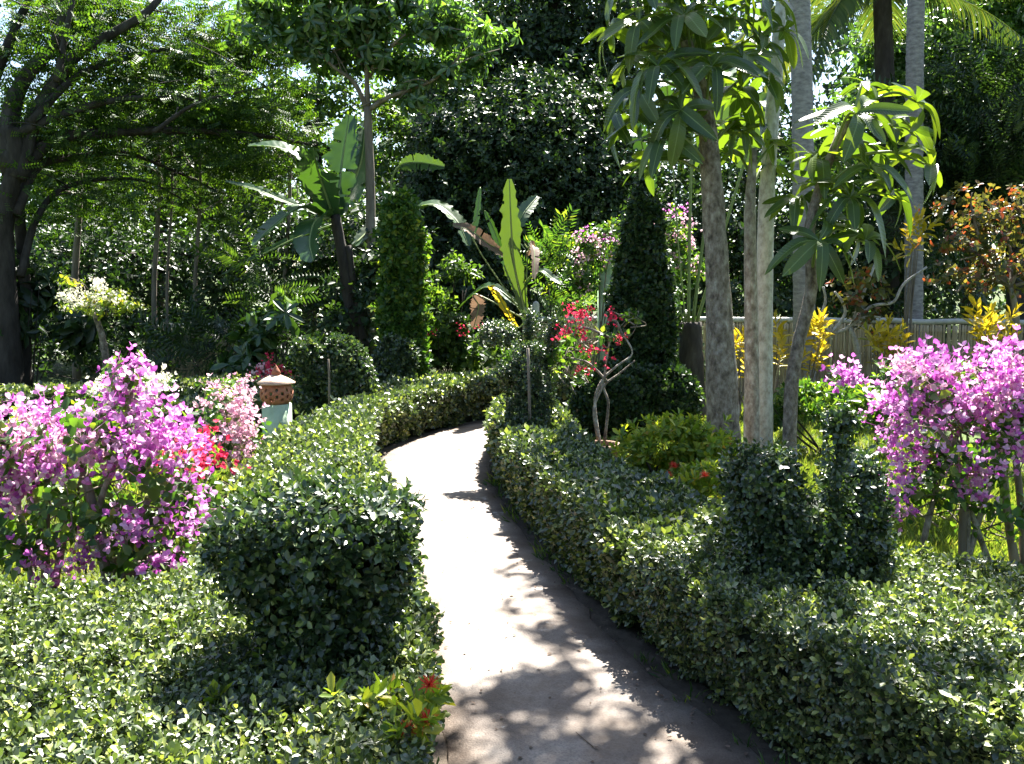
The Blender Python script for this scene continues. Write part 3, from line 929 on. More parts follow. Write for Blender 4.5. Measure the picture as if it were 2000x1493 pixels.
# ------------------------------------------------------------------ rain tree, upper left
def px_line(Y, *p, dy=0):
    return [at(x, y, Y + dy * i) for i, (x, y) in enumerate(p)]
YR = 13.5
root = thing("rain_tree", "big dark spreading rain tree with long arching branches, left edge", "tree", (at(20, 700, YR)[0], YR, 0))
t = Acc()
tube(t, [at(20, 760, YR) * (1, 1, 0), at(12, 560, YR), at(8, 430, YR), at(28, 330, YR), at(28, 250, YR)], .3, .2, 12, 8, wob=.05, radii=[.20, .14, .13, .12, .10])
tube(t, [at(45, 760, YR + .4) * (1, 1, 0), at(48, 560, YR + .4), at(38, 420, YR + .4), at(34, 250, YR + .3)], .3, .2, 10, 8, wob=.05, radii=[.12, .09, .08, .06])
part("trunk", t, M_DBARK, root, smooth=True)
br = [([(28, 340), (60, 310), (110, 270), (200, 262), (330, 255), (480, 262), (620, 285)], .13, .02, .25),
      ([(30, 350), (60, 250), (110, 160), (160, 100), (280, 30), (330, -30)], .14, .04, .2),
      ([(22, 330), (20, 230), (50, 150), (110, 80), (130, -20)], .15, .06, .2),
      ([(20, 340), (-20, 200), (20, 80), (60, -10)], .11, .05, .3),
      ([(35, 260), (120, 225), (230, 195), (330, 192), (440, 198)], .07, .02, .3),
      ([(30, 420), (70, 330), (130, 310), (240, 300), (330, 330), (440, 380)], .08, .012, .45),
      ([(40, 540), (70, 430), (120, 370), (210, 350), (300, 360), (420, 430)], .06, .01, .4),
      ([(60, 240), (150, 150), (260, 110), (400, 90), (540, 130)], .06, .012, .5),
      ([(10, 430), (-40, 330), (-80, 250)], .12, .05, .1),
      ([(110, 160), (130, 60), (150, -40)], .05, .03, .1),
      ([(300, 258), (390, 200), (520, 170)], .035, .01, .2)]
tips = []
for p, r0, r1, dy in br:
    t = Acc()
    Q = tube(t, px_line(YR, *p, dy=dy), r0, r1, 8, 6, wob=.04)
    for k in range(len(Q) // 4, len(Q), 3):
        e = Q[k] + np.array((rng.normal() * .5, rng.normal() * .5, rng.normal() * .25 + .1))
        tube(t, [Q[k], (Q[k] + e) / 2 + (0, 0, .06), e], .014, .004, 4, 3)
        tips.append(e); tips.append(Q[k] + rng.normal(size=3) * .25)
    part("branch", t, M_DBARK, root, smooth=True)
tips = np.array(tips)
n = 4300
k = rng.integers(0, len(tips), n)
P = tips[k] + rng.normal(size=(n, 3)) * np.array((.42, .40, .17)) + np.array((0, .35, 0))
extra = []
for (px, py, rx, ry, m) in ((380, 120, 170, 60, 1000), (250, 60, 200, 50, 900), (520, 60, 100, 60, 500), (150, 20, 130, 40, 400), (430, 230, 150, 40, 600), (470, 330, 90, 30, 300)):
    c, r = pxblob(px, py, rx, ry, YR + 1.6, 1.0)
    q, _ = blob_pts(c, r, m, 14, .25)
    extra.append(q)
hc = np.column_stack([rng.uniform(-12, -2.2, 230), rng.uniform(17.3, 23.5, 230), rng.uniform(8.2, 10.2, 230)])  # unseen high foliage added above the view to shade the left background
hq = hc[rng.integers(0, 230, 3000)] + rng.normal(size=(3000, 3)) * np.array((.38, .38, .14))
P = np.vstack([P] + extra + [hq])
sh = sdir.xy / sdir.z
land = P[:, :2] - (P[:, 2:] - 2.6) * np.array(sh)
gap = np.hypot(land[:, 0] - at(185, 590, 11.5)[0], land[:, 1] - 11.5) < .95
P = P[~gap | (rng.random(len(P)) < .12)]  # crown leaves thinned to let sun reach the white standard tree
ang = rng.random(len(P)) * 6.283
A = np.column_stack([np.cos(ang), np.sin(ang), rng.normal(size=len(P)) * .35 - .1])
a = Acc()
scatter_mix(a, FEATH, P, A, rng.random(len(P)) * .5 + .8)
part("crown", a, M_RAIN, root, kind="stuff")

# ------------------------------------------------------------------ slim tree with glossy whorled leaves
YS = 13.0
root = thing("slim_glossy_tree", "slim straight tree with a forked top of glossy whorled leaves, upper middle left", "tree", at(722, 745, YS) * (1, 1, 0))
t = Acc()
tube(t, [at(722, 745, YS) * (1, 1, 0), at(724, 420, YS), at(718, 210, YS)], .075, .055, 10, 8, wob=.03)
part("trunk", t, M_WOOD, root, smooth=True)
bl = PB(YS, (560, 60, 90, 55), (640, 20, 100, 60), (740, 60, 90, 55), (850, 50, 90, 50), (930, 75, 70, 40), (800, 130, 90, 45), (880, 130, 70, 40), (620, 110, 70, 40), (700, 0, 120, 50), (820, 185, 60, 30), (545, 20, 60, 50), (790, 0, 90, 40))
for p in (((718, 215), (690, 160), (650, 130), (600, 80)), ((718, 210), (716, 120), (718, 0), (722, -60)), ((720, 215), (760, 190), (840, 160), (900, 110)), ((718, 150), (745, 110), (790, 70), (850, 40)), ((712, 130), (670, 60), (640, 10))):
    t = Acc(); Q = tube(t, px_line(YS, *p, dy=-.12), .04, .012, 7, 5, wob=.04)
    for k in range(4, len(Q), 2):
        e = Q[k] + np.array((rng.normal() * .3, rng.normal() * .3, rng.normal() * .2 + .1)); tube(t, [Q[k], (Q[k] + e) / 2 + (0, 0, .04), e], .01, .004, 4, 3)
    part("branch", t, M_WOOD, root, smooth=True)
part("crown", foliage(WHORL, bl, 150, 1.0, 10, .22), M_GLOSS, root, kind="stuff")

# ------------------------------------------------------------------ bananas
def big_leaf(root, name, pts, width, hint, mat, petiole=None, fold=.3, ragged=.14, ripple=.04, prof=None, rib=True, rib_mat=None, n=20):
    V, F = blade(pts, width, hint, n * 2, fold, prof, ripple * .6, ragged, 4, .06)
    a = Acc(); a.add(V, F)
    o = part(name, a, mat, root)
    if rib:
        t = Acc()
        q = list(pts) if petiole is None else list(petiole) + list(pts)
        tube(t, q, .022 if width > .1 else .01, .006, 6, 5)
        part("midrib", t, rib_mat or M_STALK, o, smooth=True)
    return o
BPROF = lambda s: np.clip(np.sin(np.pi * np.clip(s * .93 + .05, 0, 1)) ** .5, 0.03, 1)

YB = 12.8
root = thing("banana_plant", "large banana plant with broad arching leaves in the shade, left of centre", "banana plant", at(690, 745, YB) * (1, 1, 0), "banana plants")
for p, r in ((((700, 745), (690, 640), (672, 520), (655, 420)), .11), (((725, 745), (705, 640), (690, 560), (680, 480)), .08)):
    t = Acc(); q = px_line(YB, *p); q[0] = q[0] * (1, 1, 0); tube(t, q, r, r * .6, 10, 6, wob=.03)
    part("stem", t, M_DBARK, root, smooth=True)
for pts, w, hint, dy, mt in (
        ([(658, 420), (668, 320), (682, 225)], .21, (.1, -1, .1), .1, M_BAN),
        ([(650, 420), (620, 330), (612, 290)], .26, (-.2, -1, .3), -.3, M_BAN),
        ([(650, 415), (600, 320), (545, 290), (485, 285)], .17, (.1, -.4, 1), .0, M_BAN),
        ([(655, 420), (690, 360), (708, 300), (712, 240)], .17, (.4, -1, .2), .25, M_BAN),
        ([(640, 430), (590, 405), (535, 440), (495, 480)], .14, (-.3, -.5, 1), -.35, M_BAN),
        ([(645, 425), (618, 430), (605, 470), (612, 510)], .21, (-.4, -1, .4), -.45, M_BAN),
        ([(640, 425), (560, 395), (500, 370), (440, 355)], .08, (.0, -.5, 1), .1, M_BAN),
        ([(650, 440), (570, 470), (490, 510), (430, 540)], .11, (-.2, -.6, 1), .3, M_BAN),
        ([(690, 480), (740, 440), (800, 440), (850, 490)], .13, (.3, -.5, 1), .4, M_BAN)):
    big_leaf(root, "leaf", px_line(YB, *pts, dy=dy), w, hint, mt, prof=BPROF)
root = thing("banana_plant", "banana leaf arching sideways out of the shade right of the slim tree", "banana plant", at(775, 745, 13.6) * (1, 1, 0), "banana plants")
t = Acc(); tube(t, [at(765, 745, 13.6) * (1, 1, 0), at(768, 560, 13.6), at(772, 420, 13.6)], .07, .04, 8, 6); part("stem", t, M_DBARK, root, smooth=True)
big_leaf(root, "leaf", px_line(13.6, (780, 325), (815, 318), (868, 326)), .12, (.0, -1, .25), M_BAN, petiole=px_line(13.6, (772, 420), (764, 360)), prof=BPROF)
big_leaf(root, "leaf", px_line(13.6, (775, 430), (840, 400), (890, 430), (915, 480), dy=-.2), .13, (.2, -.5, 1), M_BAN, prof=BPROF)

YC = 11.9
root = thing("young_banana_plant", "young banana plant with one upright sunlit leaf and withered brown leaves, centre", "banana plant", at(1030, 745, YC) * (1, 1, 0), "banana plants")
t = Acc(); tube(t, [at(1035, 745, YC) * (1, 1, 0), at(1032, 660, YC), at(1026, 600, YC)], .05, .03, 8, 5); part("stem", t, M_STALK, root, smooth=True)
for pts, w, hint, dy, mt in (
        ([(1025, 605), (1005, 520), (998, 430), (995, 350)], .125, (-.25, -1, .15), -.05, M_BAN),
        ([(1022, 600), (990, 520), (965, 450), (947, 412)], .055, (-.8, -1, .3), .1, M_BAN),
        ([(1000, 470), (1018, 425), (1034, 402), (1050, 384)], .09, (.3, -.9, .5), .15, M_BAN),
        ([(1022, 560), (1055, 530), (1080, 545), (1097, 556)], .06, (.2, -.7, 1), -.1, M_BAN),
        ([(985, 500), (955, 478), (920, 452), (884, 440)], .09, (-.2, -1, .7), -.15, M_DEAD),
        ([(1030, 500), (1040, 480), (1044, 505), (1042, 545)], .07, (.6, -1, .2), -.2, M_DEAD),
        ([(1010, 640), (985, 600), (965, 565), (952, 560)], .05, (-.5, -1, .5), -.2, M_YEL),
        ([(930, 575), (935, 600), (925, 640)], .10, (-.3, -1, .2), .05, M_DEAD),
        ([(925, 470), (932, 420), (938, 366)], .04, (-.2, -1, .2), .1, M_BAN),
        ([(1015, 600), (960, 560), (920, 580), (890, 610)], .08, (-.1, -.5, 1), .2, M_BAN)):
    big_leaf(root, "leaf", px_line(YC, *pts, dy=dy), w, hint, mt, prof=BPROF, petiole=[at(1028, 625, YC)])

root = thing("travellers_palm", "fan of tall pale leaf stalks behind the thick grey trunk", "palm", at(1352, 745, 11.2) * (1, 1, 0))
t = Acc(); tube(t, [at(1355, 770, 11.2) * (1, 1, 0), at(1350, 700, 11.2), at(1348, 630, 11.2)], .16, .13, 12, 6, wob=.04); part("trunk", t, M_DBARK, root, smooth=True)
for (x0, y0), (x1, y1), (x2, y2), w in (((1340, 640), (1325, 480), (1312, 300), .10), ((1345, 640), (1347, 450), (1352, 260), .11), ((1352, 640), (1372, 480), (1400, 290), .11), ((1358, 640), (1400, 500), (1450, 330), .12), ((1336, 640), (1312, 520), (1275, 370), .10)):
    p1, p2 = np.array((x1, y1)), np.array((x2, y2))
    top = p1 + (p2 - p1) * 1.0
    pts = [at(*top, 11.1), at(*(top + (p2 - p1) * .3), 11.1), at(*(top + (p2 - p1) * .75), 11.0), at(*(top + (p2 - p1) * .95 + (0, 40)), 10.7)]
    big_leaf(root, "leaf", pts, w, (-.2, -1, .3), M_BAN, petiole=[at(x0, y0, 11.2), at(x1, y1, 11.2)], prof=BPROF)

# ------------------------------------------------------------------ octopus trees: whorls of long drooping leaflets
def leaflet_mesh(L, W, droop, seed):
    pts = [(0, 0, 0), (0, L * .33, L * .05), (0, L * .68, -droop * L * .35), (0, L, -droop * L)]
    V, F = blade(pts, W, (0, 0, 1), 9, .22, lambda s: np.clip(np.sin(np.pi * np.clip(s, 0, 1) ** 1.15) ** .62, .04, 1), .01, 0, 2)
    a = Acc(); a.add(V, F)
    me = a.mesh("leaflet", smooth=True); me.materials.append(M_OCTO)
    return me
def veins(m):
    nd, lk = m.node_tree.nodes, m.node_tree.links
    pb = next(n for n in nd if n.type == 'BSDF_PRINCIPLED')
    src = pb.inputs["Base Color"].links[0].from_socket
    tc = nd.new("ShaderNodeTexCoord"); sx = nd.new("ShaderNodeSeparateXYZ")
    lk.new(tc.outputs["Object"], sx.inputs[0])
    ab = nd.new("ShaderNodeMath"); ab.operation = 'ABSOLUTE'; lk.new(sx.outputs[0], ab.inputs[0])
    lt = nd.new("ShaderNodeMath"); lt.operation = 'LESS_THAN'; lt.inputs[1].default_value = .0035; lk.new(ab.outputs[0], lt.inputs[0])
    mx = nd.new("ShaderNodeMix"); mx.data_type = 'RGBA'
    lk.new(lt.outputs[0], mx.inputs[0]); lk.new(src, mx.inputs[6]); mx.inputs[7].default_value = (.22, .30, .10, 1)
    lk.new(mx.outputs[2], pb.inputs["Base Color"])
    ad = nd.new("ShaderNodeMath"); ad.operation = 'MULTIPLY_ADD'; ad.inputs[1].default_value = -.7
    lk.new(ab.outputs[0], ad.inputs[0]); lk.new(sx.outputs[1], ad.inputs[2])
    sn = nd.new("ShaderNodeMath"); sn.operation = 'MULTIPLY'; sn.inputs[1].default_value = 330
    lk.new(ad.outputs[0], sn.inputs[0])
    si = nd.new("ShaderNodeMath"); si.operation = 'SINE'; lk.new(sn.outputs[0], si.inputs[0])
    bp = nd.new("ShaderNodeBump"); bp.inputs["Strength"].default_value = .35; bp.inputs["Distance"].default_value = .002
    lk.new(si.outputs[0], bp.inputs["Height"]); lk.new(bp.outputs[0], pb.inputs["Normal"])
veins(M_OCTO)
LEAFLETS = [leaflet_mesh(.385, .055, d, i) for i, d in enumerate((.15, .35, .55, .8))]

def octopus(label, trunkpts, rad, whorls, Y, bark, group="octopus trees"):
    q = [np.array(p, float) for p in trunkpts]
    root = thing("octopus_tree", label, "tree", (q[0][0], q[0][1], 0), group)
    t = Acc(); Q = tube(t, q, rad[0], rad[-1], 12, 8, wob=.025, radii=rad)
    part("trunk", t, bark, root, smooth=True)
    for (px, py, dy, s, nl) in whorls:
        c = at(px, py, Y + dy)
        k = np.argmin(np.linalg.norm(Q - (c - (0, 0, .25)), axis=1))
        st = Acc()
        tube(st, [Q[k], Q[k] * .4 + c * .6 + (0, 0, .10), c], .014, .008, 6, 4)
        stalk = part("leaf_stalk", st, M_STALK, root, smooth=True)
        ax = nrm(c - Q[k] + np.array((0, -.15, .55)))
        M3 = frames(ax[None], np.array([rng.random() * 6.28]))[0]
        Mw = Matrix([list(map(float, r)) for r in M3])
        for i in range(nl):
            az = i * 2 * math.pi / nl + rng.normal() * .12
            el = R(rng.uniform(-28, 28))
            sc = s * rng.uniform(.78, 1.12)
            Mr = Mw @ Matrix.Rotation(az, 3, 'Z') @ Matrix.Rotation(el, 3, 'X') @ Matrix.Rotation(rng.normal() * .3, 3, 'Y')
            dr = LEAFLETS[rng.integers(0, 4)]
            M = Matrix.Translation(Vector(c)) @ Mr.to_4x4() @ Matrix.Scale(sc, 4)
            inst("leaflet", dr, stalk, M)
    return root

YO = 8.0
octopus("thick grey trunked octopus tree with big drooping leaf whorls, right of centre", [at(1415, 900, YO) * (1, 1, 0), at(1410, 760, YO), at(1402, 560, YO), at(1390, 350, YO), at(1375, 205, YO), at(1340, 80, YO)], [.155, .14, .105, .09, .07, .05],
        [(1250, 40, -.2, 1.0, 9), (1335, 30, -.4, 1.05, 9), (1420, 40, -.1, 1.0, 9), (1285, 130, -.5, 1.05, 9), (1390, 130, -.5, 1.05, 9), (1260, 235, .1, 1.1, 9), (1330, 215, -.5, 1.05, 8), (1480, 90, .1, 1.0, 9),
         (1230, 120, .3, .95, 8), (1440, 180, .2, 1.0, 9), (1320, -40, .1, 1.0, 9), (1440, -30, -.2, 1.0, 9), (1210, -20, .1, .9, 8), (1275, 320, .3, 1.0, 8), (1420, 260, .35, .95, 9), (1500, 0, .0, 1.0, 9), (1340, 110, .3, 1.0, 9), (1490, 150, .3, .9, 8), (1250, 170, -.2, 1.1, 8), (1200, 60, .3, 1.0, 9), (1290, 60, .3, 1.0, 9), (1370, 60, .3, 1.0, 9), (1450, 110, -.3, 1.0, 9), (1215, 220, .4, .95, 8), (1300, 270, -.3, 1.05, 8), (1530, 60, .2, .9, 8), (1360, 170, .4, 1.0, 9), (1470, 240, .4, .9, 8), (1270, -30, -.3, 1.0, 9), (1380, -60, .2, 1.0, 9)], YO, M_BARK)
octopus("octopus tree with a thin leaning stem and backlit leaf whorls, by the palm trunk", [at(1543, 900, 7.6) * (1, 1, 0), at(1545, 770, 7.6), at(1560, 670, 7.6), at(1585, 560, 7.6), at(1582, 440, 7.6), at(1625, 300, 7.6), at(1670, 215, 7.6)], [.06, .055, .052, .05, .042, .035, .03],
        [(1672, 222, -.35, 1.1, 10), (1690, 172, .2, .62, 9), (1790, 200, .0, 1.05, 9), (1600, 310, .1, .9, 9), (1720, 300, .35, .85, 9), (1815, 325, .1, .95, 8), (1660, 385, -.2, 1.05, 9), (1600, 470, -.4, 1.05, 9), (1735, 370, .2, .85, 8), (1690, 470, -.2, .95, 8), (1640, 260, .3, .9, 9), (1745, 250, -.1, .9, 8), (1560, 390, .2, .85, 8), (1700, 330, -.3, .9, 8), (1620, 360, .3, .9, 8), (1780, 250, .3, .8, 8), (1650, 450, .2, .9, 8)], 7.6, M_BARK)
octopus("octopus tree with a slender brown stem and one bright leaf whorl between two trunks", [at(1467, 890, 8.3) * (1, 1, 0), at(1468, 700, 8.3), at(1465, 420, 8.3), at(1472, 290, 8.3)], [.075, .065, .05, .03],
        [(1452, 258, -.1, .62, 9), (1535, 285, .1, .62, 8), (1420, 300, .2, .6, 8), (1500, 330, .3, .6, 8)], 8.3, M_BARK)

# pale straight tree whose crown is above the picture and throws the dappled shade on the path
def crown_tree(label, trunk, rad, blobs, tpls, dens, mat, scale, bark, name, cat="tree", clump=10, limb=.045, group=None):
    return tree(name, label, cat, trunk, rad, blobs, tpls, dens, mat, bark, scale, clump, group, None, limb, .25)
crown_tree("straight pale grey trunk right of the slender brown stem, crown above the picture", [at(1492, 890, 8.6) * (1, 1, 0), at(1492, 700, 8.6), at(1497, 400, 8.6), at(1515, 150, 8.6), at(1535, -40, 8.6), (2.75, 8.5, 5.6)], [.088, .082, .072, .06, .05, .04],
           [((1.75, 8.6, 6.1), (.55, .55, .3)), ((2.1, 9.5, 6.3), (.55, .6, .3)), ((1.75, 10.2, 6.3), (.5, .5, .3)), ((1.5, 6.8, 6.1), (.75, .42, .22)), ((2.0, 7.5, 6.2), (.5, .4, .2)), ((1.2, 7.6, 6.3), (.5, .35, .2)), ((2.0, 6.2, 6.0), (.5, .35, .2)), ((1.65, 8.0, 6.0), (.45, .4, .2)), ((1.55, 9.2, 6.2), (.5, .5, .25)), ((1.25, 6.3, 6.1), (.5, .35, .2)), ((1.6, 5.9, 6.0), (.4, .3, .2))], WHORL, 120, M_GLOSS, .95, M_PALE, "pale_trunk_tree")

# ------------------------------------------------------------------ coconut palms
FR = {}
def frond_mesh(L, droop, seed, mat):
    key = (round(L, 2), round(droop, 2), mat.name)
    if key in FR:
        return FR[key]
    a = Acc()
    pts = [np.array((0, L * s, L * (.35 * s - droop * s * s))) for s in np.linspace(0, 1, 7)]
    Q = tube(a, pts, .028, .006, 5, 5)
    for k in range(5, len(Q)):
        for s in (-1, 1):
            f = k / len(Q)
            ln = .62 * math.sin(math.pi * min(1, f * .8 + .18)) + .08
            tdir = nrm(Q[min(k + 1, len(Q) - 1)] - Q[k - 1])
            for h in (0, .5):
                b = Q[k] + tdir * h * L / len(Q)
                d = nrm(np.array((s * 1.0, .55, -.35 - .2 * rng.random())) + tdir * .5)
                V, F = blade([b, b + d * ln * .5, b + d * ln + np.array((0, 0, -.16))], .022, (0, 0, 1), 4, .1, lambda s_: np.clip(1 - s_ ** 2, .05, 1), 0, 0, 1)
                a.add(V, F)
    me = a.mesh("frond"); me.materials.append(mat)
    FR[key] = me
    return me

def coconut(label, trunk, r, nf, L, seed, bark=M_PBARK):
    g = random.Random(seed)
    root = thing("coconut_palm", label, "palm", (trunk[0][0], trunk[0][1], 0), "coconut palms")
    t = Acc(); tube(t, trunk, r * 1.15, r * .9, 12, 22, wob=.012, rings=.05); part("trunk", t, bark, root, smooth=False)
    top = Vector(trunk[-1])
    for i in range(nf):
        az = i * 2.4 + g.uniform(-.3, .3)
        el = R(62 - 95 * (i / nf) + g.uniform(-8, 8))
        M = Matrix.Translation(top) @ Matrix.Rotation(az, 4, 'Z') @ Matrix.Rotation(el, 4, 'X') @ Matrix.Rotation(g.uniform(-.3, .3), 4, 'Y')
        inst("frond", frond_mesh(L, (.35, .55, .75)[i % 3], 0, M_PALM), root, M)
    return root
coconut("ringed grey coconut trunk just right of the pale straight trunk", [at(1572, 760, 12.5) * (1, 1, 0), at(1570, 500, 12.5), at(1567, 200, 12.5), at(1562, 0, 12.5), at(1560, -200, 12.4), (3.6, 12.4, 12.0), (3.6, 12.4, 20.0)], .125, 12, 2.2, 1)
coconut("ringed blue grey coconut trunk at right, behind the leaf whorls", [at(1784, 770, 14) * (1, 1, 0), at(1785, 450, 14), at(1786, 200, 14), at(1789, 0, 14), at(1795, -150, 14), (6.3, 14, 13.0), (6.4, 14, 20.0)], .115, 13, 2.4, 2)
coconut("coconut palm with long hanging fronds in the upper right", [at(1735, 760, 16.5) * (1, 1, 0), at(1735, 400, 16.5), at(1728, 150, 16.5), at(1722, -30, 16.5)], .16, 17, 2.5, 3, M_DBARK)

# ------------------------------------------------------------------ bamboo fence
def fence(label, pts, h, n, lean=0.0, posts=()):
    P = catmull([np.array((*p, 0.0)) for p in pts], 10)
    L = np.concatenate([[0], np.cumsum(np.linalg.norm(np.diff(P, axis=0), axis=1))])
    root = thing("bamboo_fence", label, "fence", P[len(P) // 2], "bamboo fences")
    meshes = []
    for k in range(5):
        t = Acc()
        hh = h * (1 - .02 * k / 5)
        zs = [0, .31, .315, .62, .625, .9, .905, 1]
        rr = np.array([.021, .019, .023, .019, .023, .019, .022, .018]) * (.85 + .08 * k)
        lathe(t, [(r, z * hh) for r, z in zip(rr, zs)] + [(.001, hh)], sides=6)
        me = t.mesh("bamboo_pole"); me.materials.append(M_BAMB); meshes.append(me)
    for i in range(n):
        s = (i + .5) / n * L[-1]
        p = np.array([np.interp(s, L, P[:, c]) for c in range(3)])
        M = Matrix.Translation((p[0], p[1] + rng.normal() * .006, -.02)) @ Matrix.Rotation(rng.random() * 6.28, 4, 'Z') @ Matrix.Rotation(rng.normal() * .008, 4, 'X')
        inst("bamboo_pole", meshes[i % 5], root, M)
    for z, r, dy, nm in ((h + .015, .042, 0.0, "top_rail"), (h * .55, .022, .045, "cross_rail"), (h * .15, .022, .045, "cross_rail")):
        t = Acc(); q = P[::2].copy() + np.array((0, dy, z)) + rng.normal(size=P[::2].shape) * np.array((0, 0, .006))
        tube(t, list(q), r, r, 8, 3, wob=.02); part(nm, t, M_RAIL, root, smooth=True)
    for (x, y, top) in posts:
        t = Acc(); lathe(t, [(.001, top + .02), (.04, top), (.055, top - .04), (.055, -.02)], (x, y + .09, 0), 10); part("post", t, M_RAIL, root)
    return root
p0, p1, p2, p3 = at(1020, 625, 14.2), at(1450, 622, 14.2), at(1800, 620, 13.4), at(2120, 612, 12.6)
fence("grey bamboo pole fence with a pale rail running behind the flower beds", [p0[:2], p1[:2], p2[:2], p3[:2]], 1.08, 205, posts=[(at(1047, 600, 14.2)[0], 14.2, 1.36), (at(1600, 600, 14)[0], 13.95, 1.1)])
p0, p1 = at(300, 640, 15.8), at(560, 640, 15.6)
fence("low bamboo fence in deep shade behind the left lawn", [p0[:2], (p0[:2] + p1[:2]) / 2 + (0, .1), p1[:2]], .92, 60)

# ------------------------------------------------------------------ pale green arch with vine
YA = 12.4
xl, xr = at(1183, 600, YA)[0], at(1309, 600, YA)[0]
root = thing("garden_arch", "pale green arch posts behind the pointed column", "arch", ((xl + xr) / 2, YA, 0))
for x in (xl, xr):
    a = Acc(); box(a, x - .10, x + .10, YA - .10, YA + .10, -.02, 1.75, .012); part("post", a, M_MINT, root)
a = Acc()
ring = [(xl + .0, YA, 1.70)] + [((xl + xr) / 2 + (xl - xr) / 2 * math.cos(t), YA, 1.75 + .38 * math.sin(t)) for t in np.linspace(.25, math.pi - .25, 6)] + [(xr, YA, 1.70)]
tube(a, ring, .09, .09, 8, 4); part("arch_bow", a, M_MINT, root, smooth=True)

# ------------------------------------------------------------------ blossoms
def bract_cluster(nf, spread, size, seed):
    g = np.random.default_rng(seed)
    a = Acc()
    VV, FF, RR = [np.zeros((1, 3))], [], []
    m = 1
    for i in range(nf):
        c = g.normal(size=3) * spread * np.array((1, 1, .8))
        ax = nrm(c + np.array((0, 0, .04)) + g.normal(size=3) * .02)
        M3 = frames(ax[None], np.array([g.random() * 6.28]))[0]
        r = g.random()
        VV.append(np.array([c, c + np.array((.002, .002, 0))])); b0 = m; m += 2
        FF.append((0, b0, b0 + 1)); RR.append(r)          # its stalk
        for k in range(3):
            V = np.array([(-.42, .34, .16), (-.30, .74, .34), (0, 1.0, .42), (.30, .74, .34), (.42, .34, .16), (0, .5, .12)]) * size * g.uniform(.85, 1.15)
            V = V @ rot('X', g.uniform(.1, .7)).T @ rot('Z', k * 2.094 + g.normal() * .15).T
            VV.append(V @ M3.T + c)
            o_ = m; m += 6
            FF += [(b0, o_ + 5, o_), (o_, o_ + 5, o_ + 1), (o_ + 1, o_ + 5, o_ + 2), (o_ + 2, o_ + 5, o_ + 3), (o_ + 3, o_ + 5, o_ + 4), (o_ + 4, o_ + 5, b0)]
            RR += [(r + .2 * g.random()) % 1] * 6
    a.add(np.concatenate(VV), FF, RR)
    return a.mesh("flower_cluster")
CLUST = {}
def clusters(mat, big=1.0):
    k = (mat.name, big)
    if k not in CLUST:
        CLUST[k] = []
        for s in range(5):
            me = bract_cluster(8 + s % 4, .044 * big, .028 * big, 100 + s); me.materials.append(mat); CLUST[k].append(me)
    return CLUST[k]

def put_clusters(root, mat, zones, Y, big=1.0, scale=1.0):
    """zones: px, py, rx, ry, half depth, count, distance shift"""
    ms = clusters(mat, big)
    for (px, py, rx, ry, dd, n_, dy) in zones:
        for i in range(max(3, int(n_ * .6)) if n_ > 10 else n_):
            r, th = math.sqrt(rng.random()), rng.random() * 6.283
            p = at(px + rx * r * math.cos(th), py + ry * r * math.sin(th), Y + dy + rng.uniform(-dd, dd))
            if p[2] < .06:
                continue
            s = scale * rng.uniform(.7, 1.2)
            M = Matrix.Translation(Vector(p)) @ Matrix.Rotation(rng.normal() * .5, 4, 'X') @ Matrix.Rotation(rng.normal() * .5, 4, 'Y') @ Matrix.Rotation(rng.random() * 6.28, 4, 'Z') @ Matrix.Scale(s, 4)
            inst("flower_cluster", ms[int(rng.integers(0, 5))], root, M)

BOUGL = [sprig(5, LEAF_OV, .052, .045, .06, (-20, 35), s + 60) for s in range(4)]
def bougainvillea(label, base, Y, stems, leafz, ldens, flowerz, fmat, stake=None, pot=None, group="bougainvilleas", big=1.0, lscale=1.0, fscale=1.0, extra=None, lmat=None, tw=26, stem_r=.02):
    root = thing("bougainvillea", label, "bougainvillea", (base[0], base[1], 0), group)
    for pts in stems:
        t = Acc(); q = [at(x, y, Y) for x, y in pts]
        if q[0][2] < .25:
            q[0] = np.array((q[0][0], q[0][1], .0))
        tube(t, q, stem_r, stem_r * .5, 7, 5, wob=.06); part("stem", t, M_BARK, root, smooth=True)
    blobs = [pxblob(px, py, rx, ry, Y + dy, dd) for px, py, rx, ry, dd, dy in leafz]
    t = Acc()
    for c, r in blobs:
        for k in range(tw // len(blobs) + 2):
            e = np.asarray(c) + nrm(rng.normal(size=3)) * np.asarray(r) * rng.uniform(.6, 1.1)
            s = np.asarray(c) * .6 + np.array((base[0], base[1], max(.2, c[2] - r[2]))) * .4 + rng.normal(size=3) * .06
            tube(t, [s, (s + e) / 2 + rng.normal(size=3) * .05, e], .006, .002, 4, 4)
    part("twigs", t, M_WOOD, root)
    part("foliage", foliage(BOUGL, blobs, ldens * 1.0, lscale, 9, .25), lmat or M_BOUG, root, kind="stuff")
    put_clusters(root, fmat, flowerz, Y, big, fscale)
    if extra:
        put_clusters(root, extra[0], extra[1], Y, big, fscale)
    if stake:
        for pts, r in stake:
            t = Acc(); q = [at(x, y, Y) for x, y in pts]; q[0] = q[0] * (1, 1, 0); tube(t, q, r, r * .85, 7, 3, wob=.06); part("stake", t, M_WOOD, root, smooth=True)
    return root

def pot(label, x, y, r, h, mat=M_POT, group="clay plant pots"):
    root = thing("plant_pot", label, "pot", (x, y, 0), group)
    a = Acc(); lathe(a, [(r * .72, 0), (r * .86, h * .4), (r * .98, h * .82), (r * 1.08, h * .84), (r * 1.08, h), (r * .92, h), (r * .9, h * .86)], (x, y, 0), 24); part("bowl", a, mat, root, smooth=False)
    a = Acc(); lathe(a, [(.001, h * .86), (r * .5, h * .87), (r * .91, h * .85)], (x, y, 0), 20); part("soil", a, M_SOIL, root)

